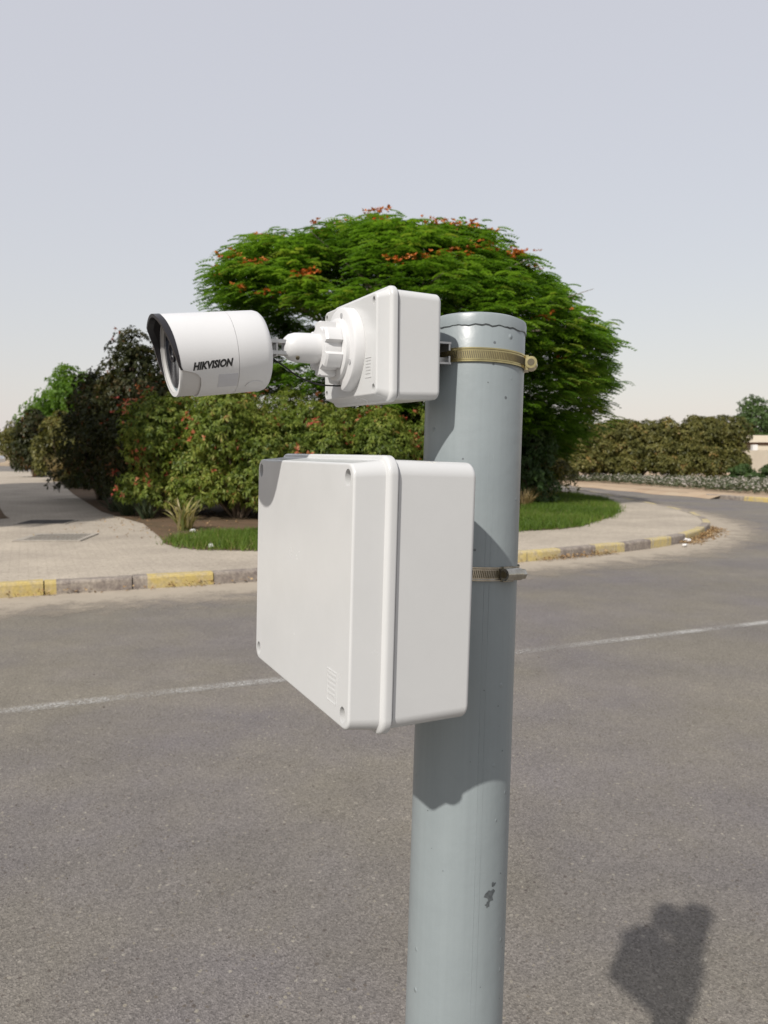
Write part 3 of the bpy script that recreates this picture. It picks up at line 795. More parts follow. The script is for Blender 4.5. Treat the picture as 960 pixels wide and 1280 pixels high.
dark_shrub('understory_shrub', 2.0, 18.6, 1.1, 2.6, 35, 'dark green shrub under the flame tree, directly behind the pole', K=1800, mat=M_GREEN, bias=-0.2)
dark_shrub('understory_shrub', 4.9, 24.5, 1.3, 3.4, 36, 'olive shrub behind the right rim of the flame tree', K=1800, mat=M_OLIVE, L=0.12)

# farther plants left
dark_shrub('olive_shrub', -14.6, 34.0, 1.25, 3.15, 41, 'olive green rounded shrub at the far end of the path', mat=M_OLIVE, K=1500, L=0.16, W=0.07)
dark_shrub('round_tree', -17.4, 37.5, 1.15, 3.45, 42, 'dark round tree at the far end of the path, left of the olive shrub', 'tree', mat=M_DARKL, K=1900, L=0.16, W=0.07, bias=0.05)
dark_shrub('bright_tree', -21.4, 51.0, 3.2, 7.1, 43, 'bright green tree rising above the dark shrubs at far left', 'tree', mat=M_BRIGHT, K=2600, L=0.24, W=0.11, r0=0.14)
dark_shrub('bright_tree', -17.5, 52.0, 2.6, 6.2, 44, 'green tree mostly hidden behind the tall dark shrub', 'tree', mat=M_BRIGHT, K=1600, L=0.24, W=0.11, r0=0.14)
dark_shrub('distant_tree', -37.2, 76.0, 2.2, 4.3, 45, 'small distant tree above the parked car at the left edge', 'tree', mat=M_OLIVE, K=900, L=0.28, W=0.12)
dark_shrub('distant_tree', -33.2, 78.0, 2.0, 4.0, 46, 'small distant dark tree right of the parked car', 'tree', mat=M_GREEN, K=900, L=0.28, W=0.12)
dark_shrub('distant_tree', -29.0, 80.0, 2.6, 5.2, 47, 'distant dark tree hidden behind the round tree', 'tree', mat=M_GREEN, K=900, L=0.28, W=0.12)

# hedge across the side road
def hedge_shrub(x, y, w, h, seed, label, bias):
    rg = random.Random(seed); bl = []
    for ix in range(4):
        for iz, zf in enumerate((0.28, 0.55, 0.80)):
            bl.append(((ix - 1.5) * w * 0.46 + rg.uniform(-.15, .15), rg.uniform(-.5, .3) - 0.25 * (2 - iz), h * (zf + rg.uniform(-.05, .05)), w * rg.uniform(.30, .40), w * rg.uniform(.34, .46), h * rg.uniform(.15, .21)))
    return shrub('hedge_shrub', (x, y, 0.1), bl, 3000, 7, 0.15, 0.06, M_OLIVE, label, 'shrub', GH, seed, droop=0.3, bias=bias, r0=0.06, zmin=0.15)
GH = 'olive hedge shrubs across the side road'
for i, (x, y, w, h, bias, lab) in enumerate((
        (9.2, 39.4, 1.3, 2.6, 0.2, 'yellowish low hedge shrub at the left end, beside the flame tree'),
        (11.0, 39.3, 1.9, 3.1, 0.12, 'olive hedge shrub across the side road, second from the flame tree'),
        (13.1, 39.6, 1.95, 3.05, 0.0, 'olive-brown hedge shrub, middle of the row across the side road'),
        (15.3, 39.3, 1.95, 3.15, 0.05, 'hedge shrub with pale stems, fourth from the flame tree'),
        (17.2, 39.6, 1.6, 3.3, -0.02, 'tallest olive hedge shrub, right end beside the house'),
        (12.2, 42.5, 1.9, 3.1, -0.1, 'olive hedge shrub in the second row behind the left part'),
        (14.4, 42.7, 1.9, 3.1, -0.1, 'olive hedge shrub in the second row behind the middle'),
        (16.6, 42.5, 1.9, 3.1, -0.1, 'olive hedge shrub in the second row behind the right part'))):
    hedge_shrub(x, y, w, h, 51 + i, lab, bias)
dark_shrub('round_tree', 28.4, 58.5, 2.7, 6.0, 61, 'green tree above the roof at the right edge', 'tree', mat=M_GREEN, K=2200, L=0.2, W=0.09, bias=0.3, r0=0.1, zmin=2.6)
dark_shrub('round_tree', 32.4, 61.0, 2.2, 7.2, 62, 'taller green tree reaching in at the right edge', 'tree', mat=M_GREEN, K=1800, L=0.2, W=0.09, bias=0.1, r0=0.1, zmin=3.0)
for i, (x, y) in enumerate(((17.3, 36.3), (18.9, 36.8), (20.5, 37.2))):
    dark_shrub('low_hedge', x, y, 0.95, 0.95, 65 + i, ['low dark green hedge plant left of the others before the house', 'low dark green hedge plant in the middle before the house', 'low dark green hedge plant at the right edge before the house'][i],
               'hedge', 'low hedge in front of the house', mat=M_GREEN, K=900, L=0.1, W=0.05, n=5, r0=0.02, bias=-0.1)

# shade trees standing left of the frame; their shade lies on the path
GS = 'shade trees left of the path'
def shade_tree(x, y, r, h, seed, label):
    rg = random.Random(seed); bl = []
    for k in range(14):
        a = k * 2.4; q = r * math.sqrt((k + .5) / 14) * 0.82
        bl.append((math.cos(a) * q, math.sin(a) * q, h * rg.uniform(0.52, 0.86), r * rg.uniform(.26, .36), r * rg.uniform(.26, .36), h * rg.uniform(.10, .16)))
    return shrub('shade_tree', (x, y, 0.1), bl, 6000, 7, 0.27, 0.14, M_GREEN, label, 'tree', GS, seed, bias=-0.05, r0=0.12, inner=0.5)
shade_tree(-12.9, 10.2, 4.4, 11.0, 71, 'shade tree just beyond the left edge, nearest to the road')
shade_tree(-14.6, 14.8, 4.6, 11.0, 73, 'shade tree beyond the left edge, middle of three along the path')
shade_tree(-17.2, 19.6, 5.1, 11.0, 72, 'shade tree beyond the left edge, farther along the path')

# ------------------------------------------------------------------ strap-leaved plants, grass tufts
def strap_plant(name, loc, n, L, W, mat, label, cat, group, seed, rise=(0.5, 1.3), curl=0.9, tints=(0.2, 0.9), segs=6, stem=False):
    rng = np.random.default_rng(seed); quads = []; tints_ = []
    root = empty(name, loc); tag(root, label, cat, group)
    for k in range(n):
        a = rng.uniform(0, 2 * math.pi); l = L * rng.uniform(0.55, 1.1); el = rng.uniform(*rise)
        hd = np.array([math.cos(a), math.sin(a), 0]); sd = np.array([-math.sin(a), math.cos(a), 0])
        p = np.array([rng.normal() * 0.05, rng.normal() * 0.05, 0.0]) + hd * 0.03; e = el; pts = [p]; wid = []
        for s in range(segs):
            p = p + (hd * math.cos(e) + np.array([0, 0, math.sin(e)])) * l / segs
            e -= curl * rng.uniform(0.6, 1.3) / segs * (0.5 + s * 0.35); pts.append(p)
        tw = rng.uniform(-.5, .5)
        sv = sd * math.cos(tw) + np.array([0, 0, math.sin(tw)])
        t = rng.uniform(*tints)
        for s in range(segs):
            w0 = W * (1 - (s / segs) ** 2.2) * (0.5 + min(1, s * .6) * .5); w1 = W * (1 - ((s + 1) / segs) ** 2.2)
            quads.append([pts[s] - sv * w0 / 2, pts[s + 1] - sv * w1 / 2, pts[s + 1] + sv * w1 / 2, pts[s] + sv * w0 / 2]); tints_.append(t + 0.06 * s)
    fast_quads('leaves', np.array(quads), np.array(tints_), mat, root)
    return root
strap_plant('strap_leaved_plant', (-3.45, 12.85, 0.13), 60, 0.66, 0.045, M_CORN, 'yellow-green strap-leaved plant with drying leaves at the lawn corner', 'plant', None, 81, (0.95, 1.55), 1.0, (0.3, 0.95))
GA = 'dark spiky plants at the path edge'
for i, (x, y, l, lab) in enumerate(((-4.75, 15.0, 0.55, 'dark spiky plant in shade, nearest the strap-leaved plant'), (-5.35, 15.7, 0.7, 'dark spiky plant in shade, middle one at the path edge'), (-6.0, 16.75, 0.7, 'dark spiky plant in shade, farthest along the path edge'))):
    strap_plant('agave_plant', (x, y, 0.13), 34, l, 0.05, M_AGAVE, lab, 'plant', GA, 83 + i, (0.5, 1.5), 0.5, (0.1, 0.9))
strap_plant('dry_grass_tuft', (-14.2, 32.6, 0.1), 260, 1.25, 0.022, M_DRY, 'tall tan dry grass tuft at the far end of the path', 'grass tuft', None, 88, (1.1, 1.5), 0.5, (0.3, 0.9), 4)
strap_plant('dry_grass_tuft', (4.35, 20.6, 0.13), 200, 0.62, 0.018, M_DRY, 'tan dry grass tuft at the foot of the shaded shrub right of the pole', 'grass tuft', None, 89, (0.9, 1.5), 0.6, (0.2, 0.8), 4)
strap_plant('dry_grass_tuft', (3.55, 18.9, 0.13), 160, 0.6, 0.018, M_DRY, 'tan dry grass tuft close to the right edge of the pole', 'grass tuft', None, 90, (0.9, 1.5), 0.6, (0.2, 0.8), 4)
dark_shrub('low_bush', -12.0, 29.6, 0.75, 0.95, 91, 'low olive-tan bush beside the path, in front of the dry grass tuft', 'bush', mat=M_OLIVE, K=900, L=0.1, W=0.03, n=5, r0=0.02, bias=0.25)
dark_shrub('low_bush', -10.6, 27.0, 0.7, 0.75, 92, 'low dark bush along the path edge below the dark shrubs', 'bush', mat=M_GREEN, K=900, L=0.1, W=0.03, n=5, r0=0.02, bias=-0.1)

# ------------------------------------------------------------------ lawn, ground cover, fallen leaves, pebbles (uncountable)
def inside(poly, P):
    x, y = P[:, 0], P[:, 1]; c = np.zeros(len(P), bool); n = len(poly)
    for i in range(n):
        (x1, y1), (x2, y2) = poly[i], poly[(i + 1) % n]
        hit = ((y1 > y) != (y2 > y)) & (x < (x2 - x1) * (y - y1) / (y2 - y1 + 1e-12) + x1)
        c ^= hit
    return c
lawn_poly = [(-3.35, 11.6), (-3.18, 11.0), (-2.95, 10.62), (-2.53, 10.34), (-1.64, 10.28), (-0.3, 10.76), (1.0, 11.7), (2.39, 13.12), (3.17, 13.5), (3.7, 14.05), (4.1, 14.8), (4.8, 16.0), (5.43, 17.4),
             (6.0, 19.2), (6.42, 21.1), (6.6, 23), (6.5, 25.5), (5.2, 25), (4.4, 21.5), (3.2, 17.8), (1.6, 15.2), (-0.6, 13.9), (-2.0, 13.2), (-2.9, 12.6)]
def lawn():
    rng = np.random.default_rng(5); n = 210000
    P = rng.uniform((-3.6, 10.1), (6.8, 25.6), (n, 2)); jit = rng.normal(size=P.shape) * 0.07; P = P[inside(lawn_poly, P + jit)]
    keep = rng.random(len(P)) < np.clip(1.35 - (P[:, 1] - 10) * 0.055, 0.35, 1)
    P = P[keep]; n = len(P)
    h = rng.uniform(0.05, 0.13, n) * (1 + 0.35 * np.sin(P[:, 0] * 2.1) * np.cos(P[:, 1] * 1.7))
    a = rng.uniform(0, 2 * np.pi, n); lean = rng.normal(size=(n, 2)) * 0.045
    b = np.stack([P[:, 0], P[:, 1], np.full(n, 0.134)], 1); sd = np.stack([np.cos(a), np.sin(a), np.zeros(n)], 1) * 0.007
    m = b + np.stack([lean[:, 0] * .4, lean[:, 1] * .4, h * .6], 1); t = b + np.stack([lean[:, 0], lean[:, 1], h], 1)
    V = np.stack([b - sd, m - sd * .7, t, m + sd * .7], 1)
    V[:, 0] = b - sd; V[:, 3] = b + sd; V[:, 1] = t - sd * .1; V[:, 2] = t + sd * .1
    tint = rng.normal(0.5, 0.2, n) + 0.15 * np.sin(P[:, 0] * 1.3 + P[:, 1])
    o = fast_quads('lawn', V, tint, M_GRASS)
    tag(o, 'thick green grass on the street corner behind the pavement', 'grass', kind='stuff')
lawn()

def ground_cover():
    rng = np.random.default_rng(6)
    poly = [(13.3, 25.3), (12.3, 27.8), (11.4, 32.0), (9.2, 38.2), (9.0, 41), (13, 39.0), (16, 37.6), (18, 35.6), (24, 36), (24, 30), (17, 24.5), (14.6, 24)]
    n = 24000
    P = rng.uniform((8.5, 24), (24, 41.5), (n, 2)); P = P[inside(poly, P)]
    hgt = 0.16 + 0.14 * np.abs(np.sin(P[:, 0] * 1.9) * np.cos(P[:, 1] * 1.4)) + rng.random(len(P)) * 0.1
    C = np.stack([P[:, 0], P[:, 1], 0.11 + hgt * rng.uniform(0.2, 1.0, len(P))], 1)
    fl = (rng.random(len(P)) < 0.45) & (C[:, 2] > 0.2)
    V1, T1 = rosettes(C[~fl], np.tile([0, 0, 1.0], ((~fl).sum(), 1)), 6, 0.11, 0.05, (20, 90), 0.1, 0.1, rng, rng.uniform(0.05, 0.4, (~fl).sum()), 0.05)
    V2, T2 = rosettes(C[fl] + [0, 0, 0.05], np.tile([0, -0.3, 1.0], (fl.sum(), 1)), 6, 0.042, 0.042, (30, 90), 0, 0, rng, rng.uniform(0.65, 1, fl.sum()), 0.05)
    T1 = np.clip(T1, 0, 0.48); T2 = np.clip(T2, 0.58, 1)
    o = fast_quads('ground_cover', np.concatenate([V1, V2]), np.concatenate([T1, T2]), M_COVER)
    tag(o, 'low grey-green ground cover with white flowers across the side road', 'ground cover', kind='stuff')
ground_cover()

def fallen_leaves():
    rng = np.random.default_rng(8); C = []
    for u0, u1, n, wd in ((KERB.nearest((4.9, 12.5)), KERB.nearest((6.55, 15.1)), 800, 0.13), (KERB.nearest((2.2, 10.4)), KERB.nearest((3.4, 11.2)), 160, 0.07), (KERB.nearest((-4, 7.3)), KERB.nearest((2.4, 10.5)), 160, 0.05)):
        for k in range(n):
            u = rng.uniform(u0, u1); w = abs(rng.normal()) * wd
            x, y = KERB.at(u, -0.02 - w)
            C.append((x, y, 0.008 + max(0, 0.06 - w * .25) * rng.random()))
    for k in range(220):
        C.append((rng.uniform(-5.6, -2.6), rng.uniform(11.5, 17.5), 0.145))
    C = np.array(C)
    V, T = rosettes(C, np.tile([0, 0, 1.0], (len(C), 1)) + rng.normal(size=(len(C), 3)) * .3, 2, 0.036, 0.02, (55, 95), 0, 0, rng, None, 0.3)
    tag(fast_quads('fallen_leaves', V, T, M_DEBRIS), 'dry brown fallen leaves swept along the kerb', 'leaves', kind='stuff')
    # loose pebbles on the asphalt
    n = 700
    P = np.stack([rng.uniform(-2.5, 3, n), rng.uniform(1.2, 6.5, n)], 1); s = 0.0022 * np.exp(rng.normal(size=n) * 0.35)
    tet = np.array([[1, 0, 0], [0, 1, 0], [-1, 0, 0], [0, -1, 0]], float); quads = []; tn = []
    for i in range(n):
        a = rng.uniform(0, 6.28); c, q = math.cos(a), math.sin(a)
        ring = np.array([[c * x - q * y * .7, q * x + c * y * .7, 0] for x, y, _ in tet]) * s[i] * 1.4
        b = np.array([P[i, 0], P[i, 1], 0.001]); topz = np.array([0, 0, s[i] * .9]); tv = rng.random()
        tp = b + ring * .55 + topz; bt = b + ring
        quads.append(tp); tn.append(tv)
        for k in range(4): quads.append(np.array([bt[k], bt[(k + 1) % 4], tp[(k + 1) % 4], tp[k]])); tn.append(tv)
    tag(fast_quads('pebbles', np.array(quads), np.array(tn), M_PEB), 'loose small pebbles on the asphalt', 'pebbles', kind='stuff')
fallen_leaves()

# ------------------------------------------------------------------ drain grate, cover, litter
def drain_grate(loc, rz, w, d, name, label, nb, dark=False):
    root = empty(name, mat=Matrix.Translation(Vector(loc)) @ Matrix.Rotation(rz, 4, 'Z')); tag(root, label, 'grate')
    mb = MB(); mb.box((0, 0, 0.003), (w - .02, d - .02, 0.004)); mb.build('pit_shade', M_PITSHADE_COVER, root)  # dark plate lying on the paving, painting the shade of a recess
    mb = MB(); t = 0.09
    mb.box((0, -d/2 + t/2, .009), (w, t, .014)); mb.box((0, d/2 - t/2, .009), (w, t, .014))
    mb.box((-w/2 + t/2, 0, .009), (t, d - 2*t - .002, .014)); mb.box((w/2 - t/2, 0, .009), (t, d - 2*t - .002, .014))
    mb.build('frame', M_KERB if not dark else M_GRATE, root)
    mb = MB(); mb.box((0, 0, 0), (0.034, d - 2*t - .004, .012)); bar = mb.build('bar', M_KERB, root); me = bar.data
    iw = w - 2 * t
    for k in range(nb):
        o = bar if k == 0 else link(bpy.data.objects.new('bar', me), root)
        o.location = (-iw/2 + iw * (k + .5) / nb, 0, 0.012)
drain_grate((-5.09, 11.65, 0.131), R(6), 0.98, 1.02, 'drain_grate', 'pale iron drain grate set in the sunny pavement', 12)
root = empty('drain_cover', mat=Matrix.Translation((-6.35, 14.1, 0.131)) @ Matrix.Rotation(R(6), 4, 'Z')); tag(root, 'dark rectangular drain cover in the shaded part of the path', 'cover')
mb = MB(); mb.box((0, 0, .006), (0.9, 0.8, .012)); mb.build('rim', M_KERB, root)
mb = MB(); mb.box((0, 0, .015), (0.8, 0.7, .010)); mb.build('plate', M_PITSHADE_COVER, root)

def litter(loc, s, seed, label):
    rng = random.Random(seed); bm = bmesh.new(); bmesh.ops.create_icosphere(bm, subdivisions=2, radius=s)
    for v in bm.verts:
        v.co *= rng.uniform(0.55, 1.2); v.co.z *= 0.55; v.co.z += s * .4
    me = bpy.data.meshes.new('litter'); bm.to_mesh(me); bm.free(); me.materials.append(M_LITTER)
    o = link(bpy.data.objects.new('litter', me)); o.location = loc; tag(o, label, 'litter', 'scraps of white litter')
litter((-2.43, 10.5, 0.15), 0.05, 1, 'crumpled white scrap at the front edge of the lawn')
litter((-3.15, 12.35, 0.16), 0.055, 2, 'crumpled white scrap beside the strap-leaved plant')
litter((5.12, 12.62, 0.03), 0.06, 3, 'white scrap among fallen leaves at the kerb corner, farther of two')
litter((4.85, 12.05, 0.02), 0.045, 4, 'white scrap in the gutter at the kerb corner, nearer of two')

# ------------------------------------------------------------------ house at the right
def house():
    root = empty('house', (25.6, 54.0, 0.0)); tag(root, 'cream single-storey house with flat roof and dark strip as overhang shade at the right edge', 'house')
    mb = MB(); mb.box((6.2, 4, 1.15), (11, 8, 2.1)); mb.build('wall', M_CREAM, root)
    rf = MB(); rf.box((5.6, 4.2, 2.62), (12.4, 8.9, .5)); roof = rf.build('roof', M_CREAM, root)
    mb = MB(); mb.box((5.6, 4.2, 2.29), (12.1, 8.6, .15)); mb.build('shade_strip', M_OVERSHADE, roof)  # dark strip standing in for the shadow of the roof overhang
    for x in (0.75, 4.6): 
        mb = MB(); mb.box((x, -.2, 1.1), (.34, .34, 2.2)); mb.build('column', M_TRIMW, root)
    for x in (2.6, 6.8):
        mb = MB(); mb.box((x, -.03, 1.35), (1.3, .06, 1.1)); w = mb.build('window', M_TRIMW, root)
        for sx in (-.31, .31):
            mb = MB(); mb.box((x + sx, -.065, 1.35), (.55, .02, .95)); mb.build('pane', M_WIN, w)
    mb = MB(); mb.box((0.0, 2.5, .9), (.25, 14, 1.8)); mb.build('garden_wall', M_CREAM, root)
house()

# ------------------------------------------------------------------ parked car far left
def car():
    root = empty('parked_car', mat=Matrix.Translation((-36.6, 67.5, 0.0)) @ Matrix.Rotation(R(8), 4, 'Z')); tag(root, 'white car parked on the far road at the left edge', 'car')
    prof = [(-2.2, .35), (-2.25, .75), (-2.1, .95), (-1.5, 1.02), (-.9, 1.45), (.7, 1.48), (1.3, 1.02), (2.1, .88), (2.25, .65), (2.2, .35)]
    def side(y, k): return [(x, y, z if z < 1.1 else z) for x, z in prof]
    mb = MB(); mb.loft([[(x, -.8 + (.12 if z > 1.1 else 0), z) for x, z in prof], [(x, .8 - (.12 if z > 1.1 else 0), z) for x, z in prof]]); mb.build('body', M_CARW, root)
    for sy in (-1, 1):
        mb = MB(); pts = [(-1.2, 1.05), (-.82, 1.38), (.62, 1.4), (1.08, 1.05)]
        ring = [[(x, sy * (.815 if z < 1.1 else .715), z) for x, z in pts], [(x, sy * (.80 if z < 1.1 else .70), z) for x, z in pts]]
        mb.loft(ring); mb.build('side_window', M_WIN, root)
        for x in (-1.4, 1.4):
            mb = MB(); lathe(mb, [(-.1, .2), (-.1, .33), (.1, .33), (.1, .2)], (x, sy * .74, .33), (0, 1, 0), 20); wh = mb.build('wheel', M_TYRE, root, 40)
            mb = MB(); lathe(mb, [(-.11, .19), (.11, .19)], (x, sy * .74, .33), (0, 1, 0), 16); mb.build('rim', M_STEEL, wh, 40)
    for y in (-.6, .6):
        mb = MB(); mb.box((2.2, y, .72), (.12, .3, .14)); mb.build('headlight', M_TRIMW, root)
car()

# ------------------------------------------------------------------ the grey pole
PD = Vector((0.02473, 0.06991, 0.99725)).normalized()
PX = Vector((0, 1, 0)).cross(PD).normalized(); PY = PD.cross(PX)
POLE = Matrix(((PX.x, PY.x, PD.x, 0.0521 + 0.0015), (PX.y, PY.y, PD.y, 0.6761), (PX.z, PY.z, PD.z, 0.0), (0, 0, 0, 1)))
PR = 0.0502; PT = 1.637
pole = empty('steel_pole', mat=POLE); tag(pole, 'grey painted round steel pole carrying the camera and both white boxes', 'pole')
mb = MB(); n = 96
rings = []
for z in list(np.linspace(-0.6, PT - 0.004, 40)) + [PT - 0.0015, PT]:
    rr = PR - (0.0 if z < PT - 0.003 else (0.0012 if z < PT - 0.001 else 0.004))
    rings.append([(rr * math.cos(2*math.pi*k/n), rr * math.sin(2*math.pi*k/n), z) for k in range(n)])
mb.loft(rings); mb.build('shaft', M_POLE, pole, 40)
# welded cap with a ragged lower edge
V, F = [], []
for k in range(n):
    a = 2*math.pi*k/n
    e = PT - 0.0125 + 0.0022 * mnoise.noise(Vector((math.cos(a) * 6, math.sin(a) * 6, 3.3))) + 0.0012 * mnoise.noise(Vector((math.cos(a) * 22, math.sin(a) * 22, 1.3)))
    for r_, z in ((PR - .0005, e), (PR + .0009, e + .0004), (PR + .0011, PT - .004), (PR + .0004, PT - .0012), (PR - .004, PT + .0008)):
        V.append((r_ * math.cos(a), r_ * math.sin(a), z))
for k in range(n):
    for j in range(4):
        F.append((k*5 + j, ((k+1) % n)*5 + j, ((k+1) % n)*5 + j + 1, k*5 + j + 1))
F.append(tuple(k*5 + 4 for k in range(n)))
fix_normals(mesh_obj('cap', V, F, M_POLE, pole, smooth=50))
# crack under the cap edge
mb = MB(); pts = []
for k in range(0, n, 1):
    a = 2*math.pi*k/n
    e = PT - 0.0130 + 0.0022 * mnoise.noise(Vector((math.cos(a) * 6, math.sin(a) * 6, 3.3))) + 0.0012 * mnoise.noise(Vector((math.cos(a) * 22, math.sin(a) * 22, 1.3)))
    pts.append((PR * math.cos(a), PR * math.sin(a), e))
mb.tube(pts + [pts[0]], [max(0.0001, 0.0002 + 0.0006 * mnoise.noise(Vector((p[0] * 90, p[1] * 90, 0)))) for p in pts + [pts[0]]], 5); mb.build('weld_line', M_CHIP, pole, 60)
# paint chips
def pp(th, z, r): return Vector((r * math.cos(R(th)), r * math.sin(R(th)), z))
def chip(th, z, s, seed):
    rg = random.Random(seed); m = 14; V = []
    for k in range(m):
        a = 2*math.pi*k/m; q = s * rg.uniform(.45, 1.1)
        t = R(th) + q * math.cos(a) / PR; V.append(((PR + .00035) * math.cos(t), (PR + .00035) * math.sin(t), z + q * math.sin(a)))
    t = R(th); V.append(((PR + .00045) * math.cos(t), (PR + .00045) * math.sin(t), z))
    mesh_obj('paint_chip', V, [(k, (k + 1) % m, m) for k in range(m)], M_CHIP, pole)
chip(-58, 1.066, 0.0075, 1); chip(-53, 1.076, 0.0030, 2); chip(-61, 1.058, 0.0035, 3)
for th_ in (-78, -72):
    mb = MB(); mb.tube([pp(th_, z, PR - .0002) for z in np.linspace(0.3, 1.5, 20)], [.0004 + .0001 * math.sin(i * 2.3) for i in range(20)], 6); mb.build('weld_seam', M_POLE, pole, 60)
rg = random.Random(9)
for k in range(12): chip(rg.uniform(-150, -15), rg.uniform(0.95, 1.62), rg.uniform(.0004, .0010), 10 + k)


def hose_clamp(z, label, gold, th_screw, screw_dir_deg, big):
    m_band = M_BRASS if gold else M_BRASSD
    root = empty('hose_clamp', mat=POLE @ Matrix.Translation((0, 0, z))); tag(root, label, 'clamp', 'worm-drive clamps around the pole')
    mb = MB(); n = 80; r0 = PR + .0004; r1 = PR + .0016; hw = .0068
    V = []; F = []
    prof = [(r0, -hw), (r1 + .0006, -hw), (r1 + .0006, -hw + .0014), (r1, -hw + .0020), (r1, hw - .0020), (r1 + .0006, hw - .0014), (r1 + .0006, hw), (r0, hw)]
    mm = len(prof)
    for k in range(n):
        a = 2*math.pi*k/n
        for r_, zz in prof: V.append((r_ * math.cos(a), r_ * math.sin(a), zz))
    for k in range(n):
        for j in range(mm): F.append((k*mm + j, ((k+1) % n)*mm + j, ((k+1) % n)*mm + (j+1) % mm, k*mm + (j+1) % mm))
    fix_normals(mesh_obj('band', V, F, m_band, root, smooth=30))
    mb = MB()
    for k in range(62):
        th = th_screw - 12 - k * 2.05
        if th < -205: break
        sl = 1.1
        for (za, zb) in ((-.0036, .0036),):
            c0, c1 = [], []
            for tt, zz in ((th - .35, za), (th + .55, za), (th + .55 + sl, zb), (th - .35 + sl, zb)):
                c0.append(pp(tt, zz, r1 - .0003)); c1.append(pp(tt, zz, r1 + .00035))
            mb.loft([c0, c1])
    mb.build('thread_slots', M_SLOT, root)
    # screw housing: saddle, worm barrel, hex head
    A = pp(th_screw, 0, r1 + .0052); t = Vector((-math.sin(R(th_screw)), math.cos(R(th_screw)), 0)); rad = Vector((math.cos(R(th_screw)), math.sin(R(th_screw)), 0))
    ax = (t * math.cos(R(screw_dir_deg)) + Vector((0, 0, 1)) * math.sin(R(screw_dir_deg))).normalized()
    s = 1.0
    s = 1.12; ext = .004 if big else .0
    mb = MB(); lathe(mb, [(-.009*s, .002), (-.0088*s, .0054*s), (.008*s + ext, .0056*s), (.0088*s + ext, .003*s)], A, ax, 20)
    hz = mb.build('screw_housing', m_band, root, 40)
    mb = MB(); M3 = Matrix((( *t, 0), (*rad, 0), (0, 0, 1, 0), (0, 0, 0, 1))).transposed(); 
    Mx = Matrix(((t.x, rad.x, 0, 0), (t.y, rad.y, 0, 0), (0, 0, 1, 0), (0, 0, 0, 1)))
    B = Mx.inverted() @ (A - rad * .0045)
    mb.box(B, (.015, .004, .0150), mat=Mx); mb.build('saddle', m_band, root)
    for sg in (1,):
        mb = MB(); lathe(mb, [(.0088*s + ext, .0030), (.0092*s + ext, .0047*s), (.0135*s + ext, .0049*s), (.0142*s + ext, .0040*s)], A, ax, 6); hx = mb.build('screw_head', m_band, root)
        mb = MB(); lathe(mb, [(.0143*s + ext, .0026), (.0147*s + ext, .0026)], A, ax, 12); mb.build('screw_slot', M_SLOT, hx)
    mb = MB(); lathe(mb, [(-.0106, .0034), (-.0102, .0036)], A, ax, 12); mb.build('worm_end', M_SLOT, root)
    return root
hose_clamp(1.5955, 'brass-coloured hose clamp around the pole top behind the small box', True, -12, 0, False)
hose_clamp(1.383, 'dull metal hose clamp around the pole behind the large box', False, -50, 0, True)

# ------------------------------------------------------------------ junction boxes
def box_frame(o, ex, en, ez):
    return Matrix(((-ex[0], en[0], ez[0], o[0]), (-ex[1], en[1], ez[1], o[1]), (-ex[2], en[2], ez[2], o[2]), (0, 0, 0, 1)))
BIG = box_frame((-0.0481, 0.7049, 1.3843), (0.4425, -0.8968, -0.0005), (-0.8966, -0.4424, 0.0218), (0.0197, 0.0092, 0.9998))
SML = box_frame((-0.0185, 0.7499, 1.598), (0.4243, -0.9054, -0.0139), (-0.9055, -0.4243, -0.0042), (0.0021, -0.0144, 0.9999))

def rings_prism(sections):
    rings = []
    for y, w, h, r in sections:
        rings.append([(x, y, z) for x, z in rrect(w, h, r)])
    mb = MB(); mb.loft(rings)
    return mb

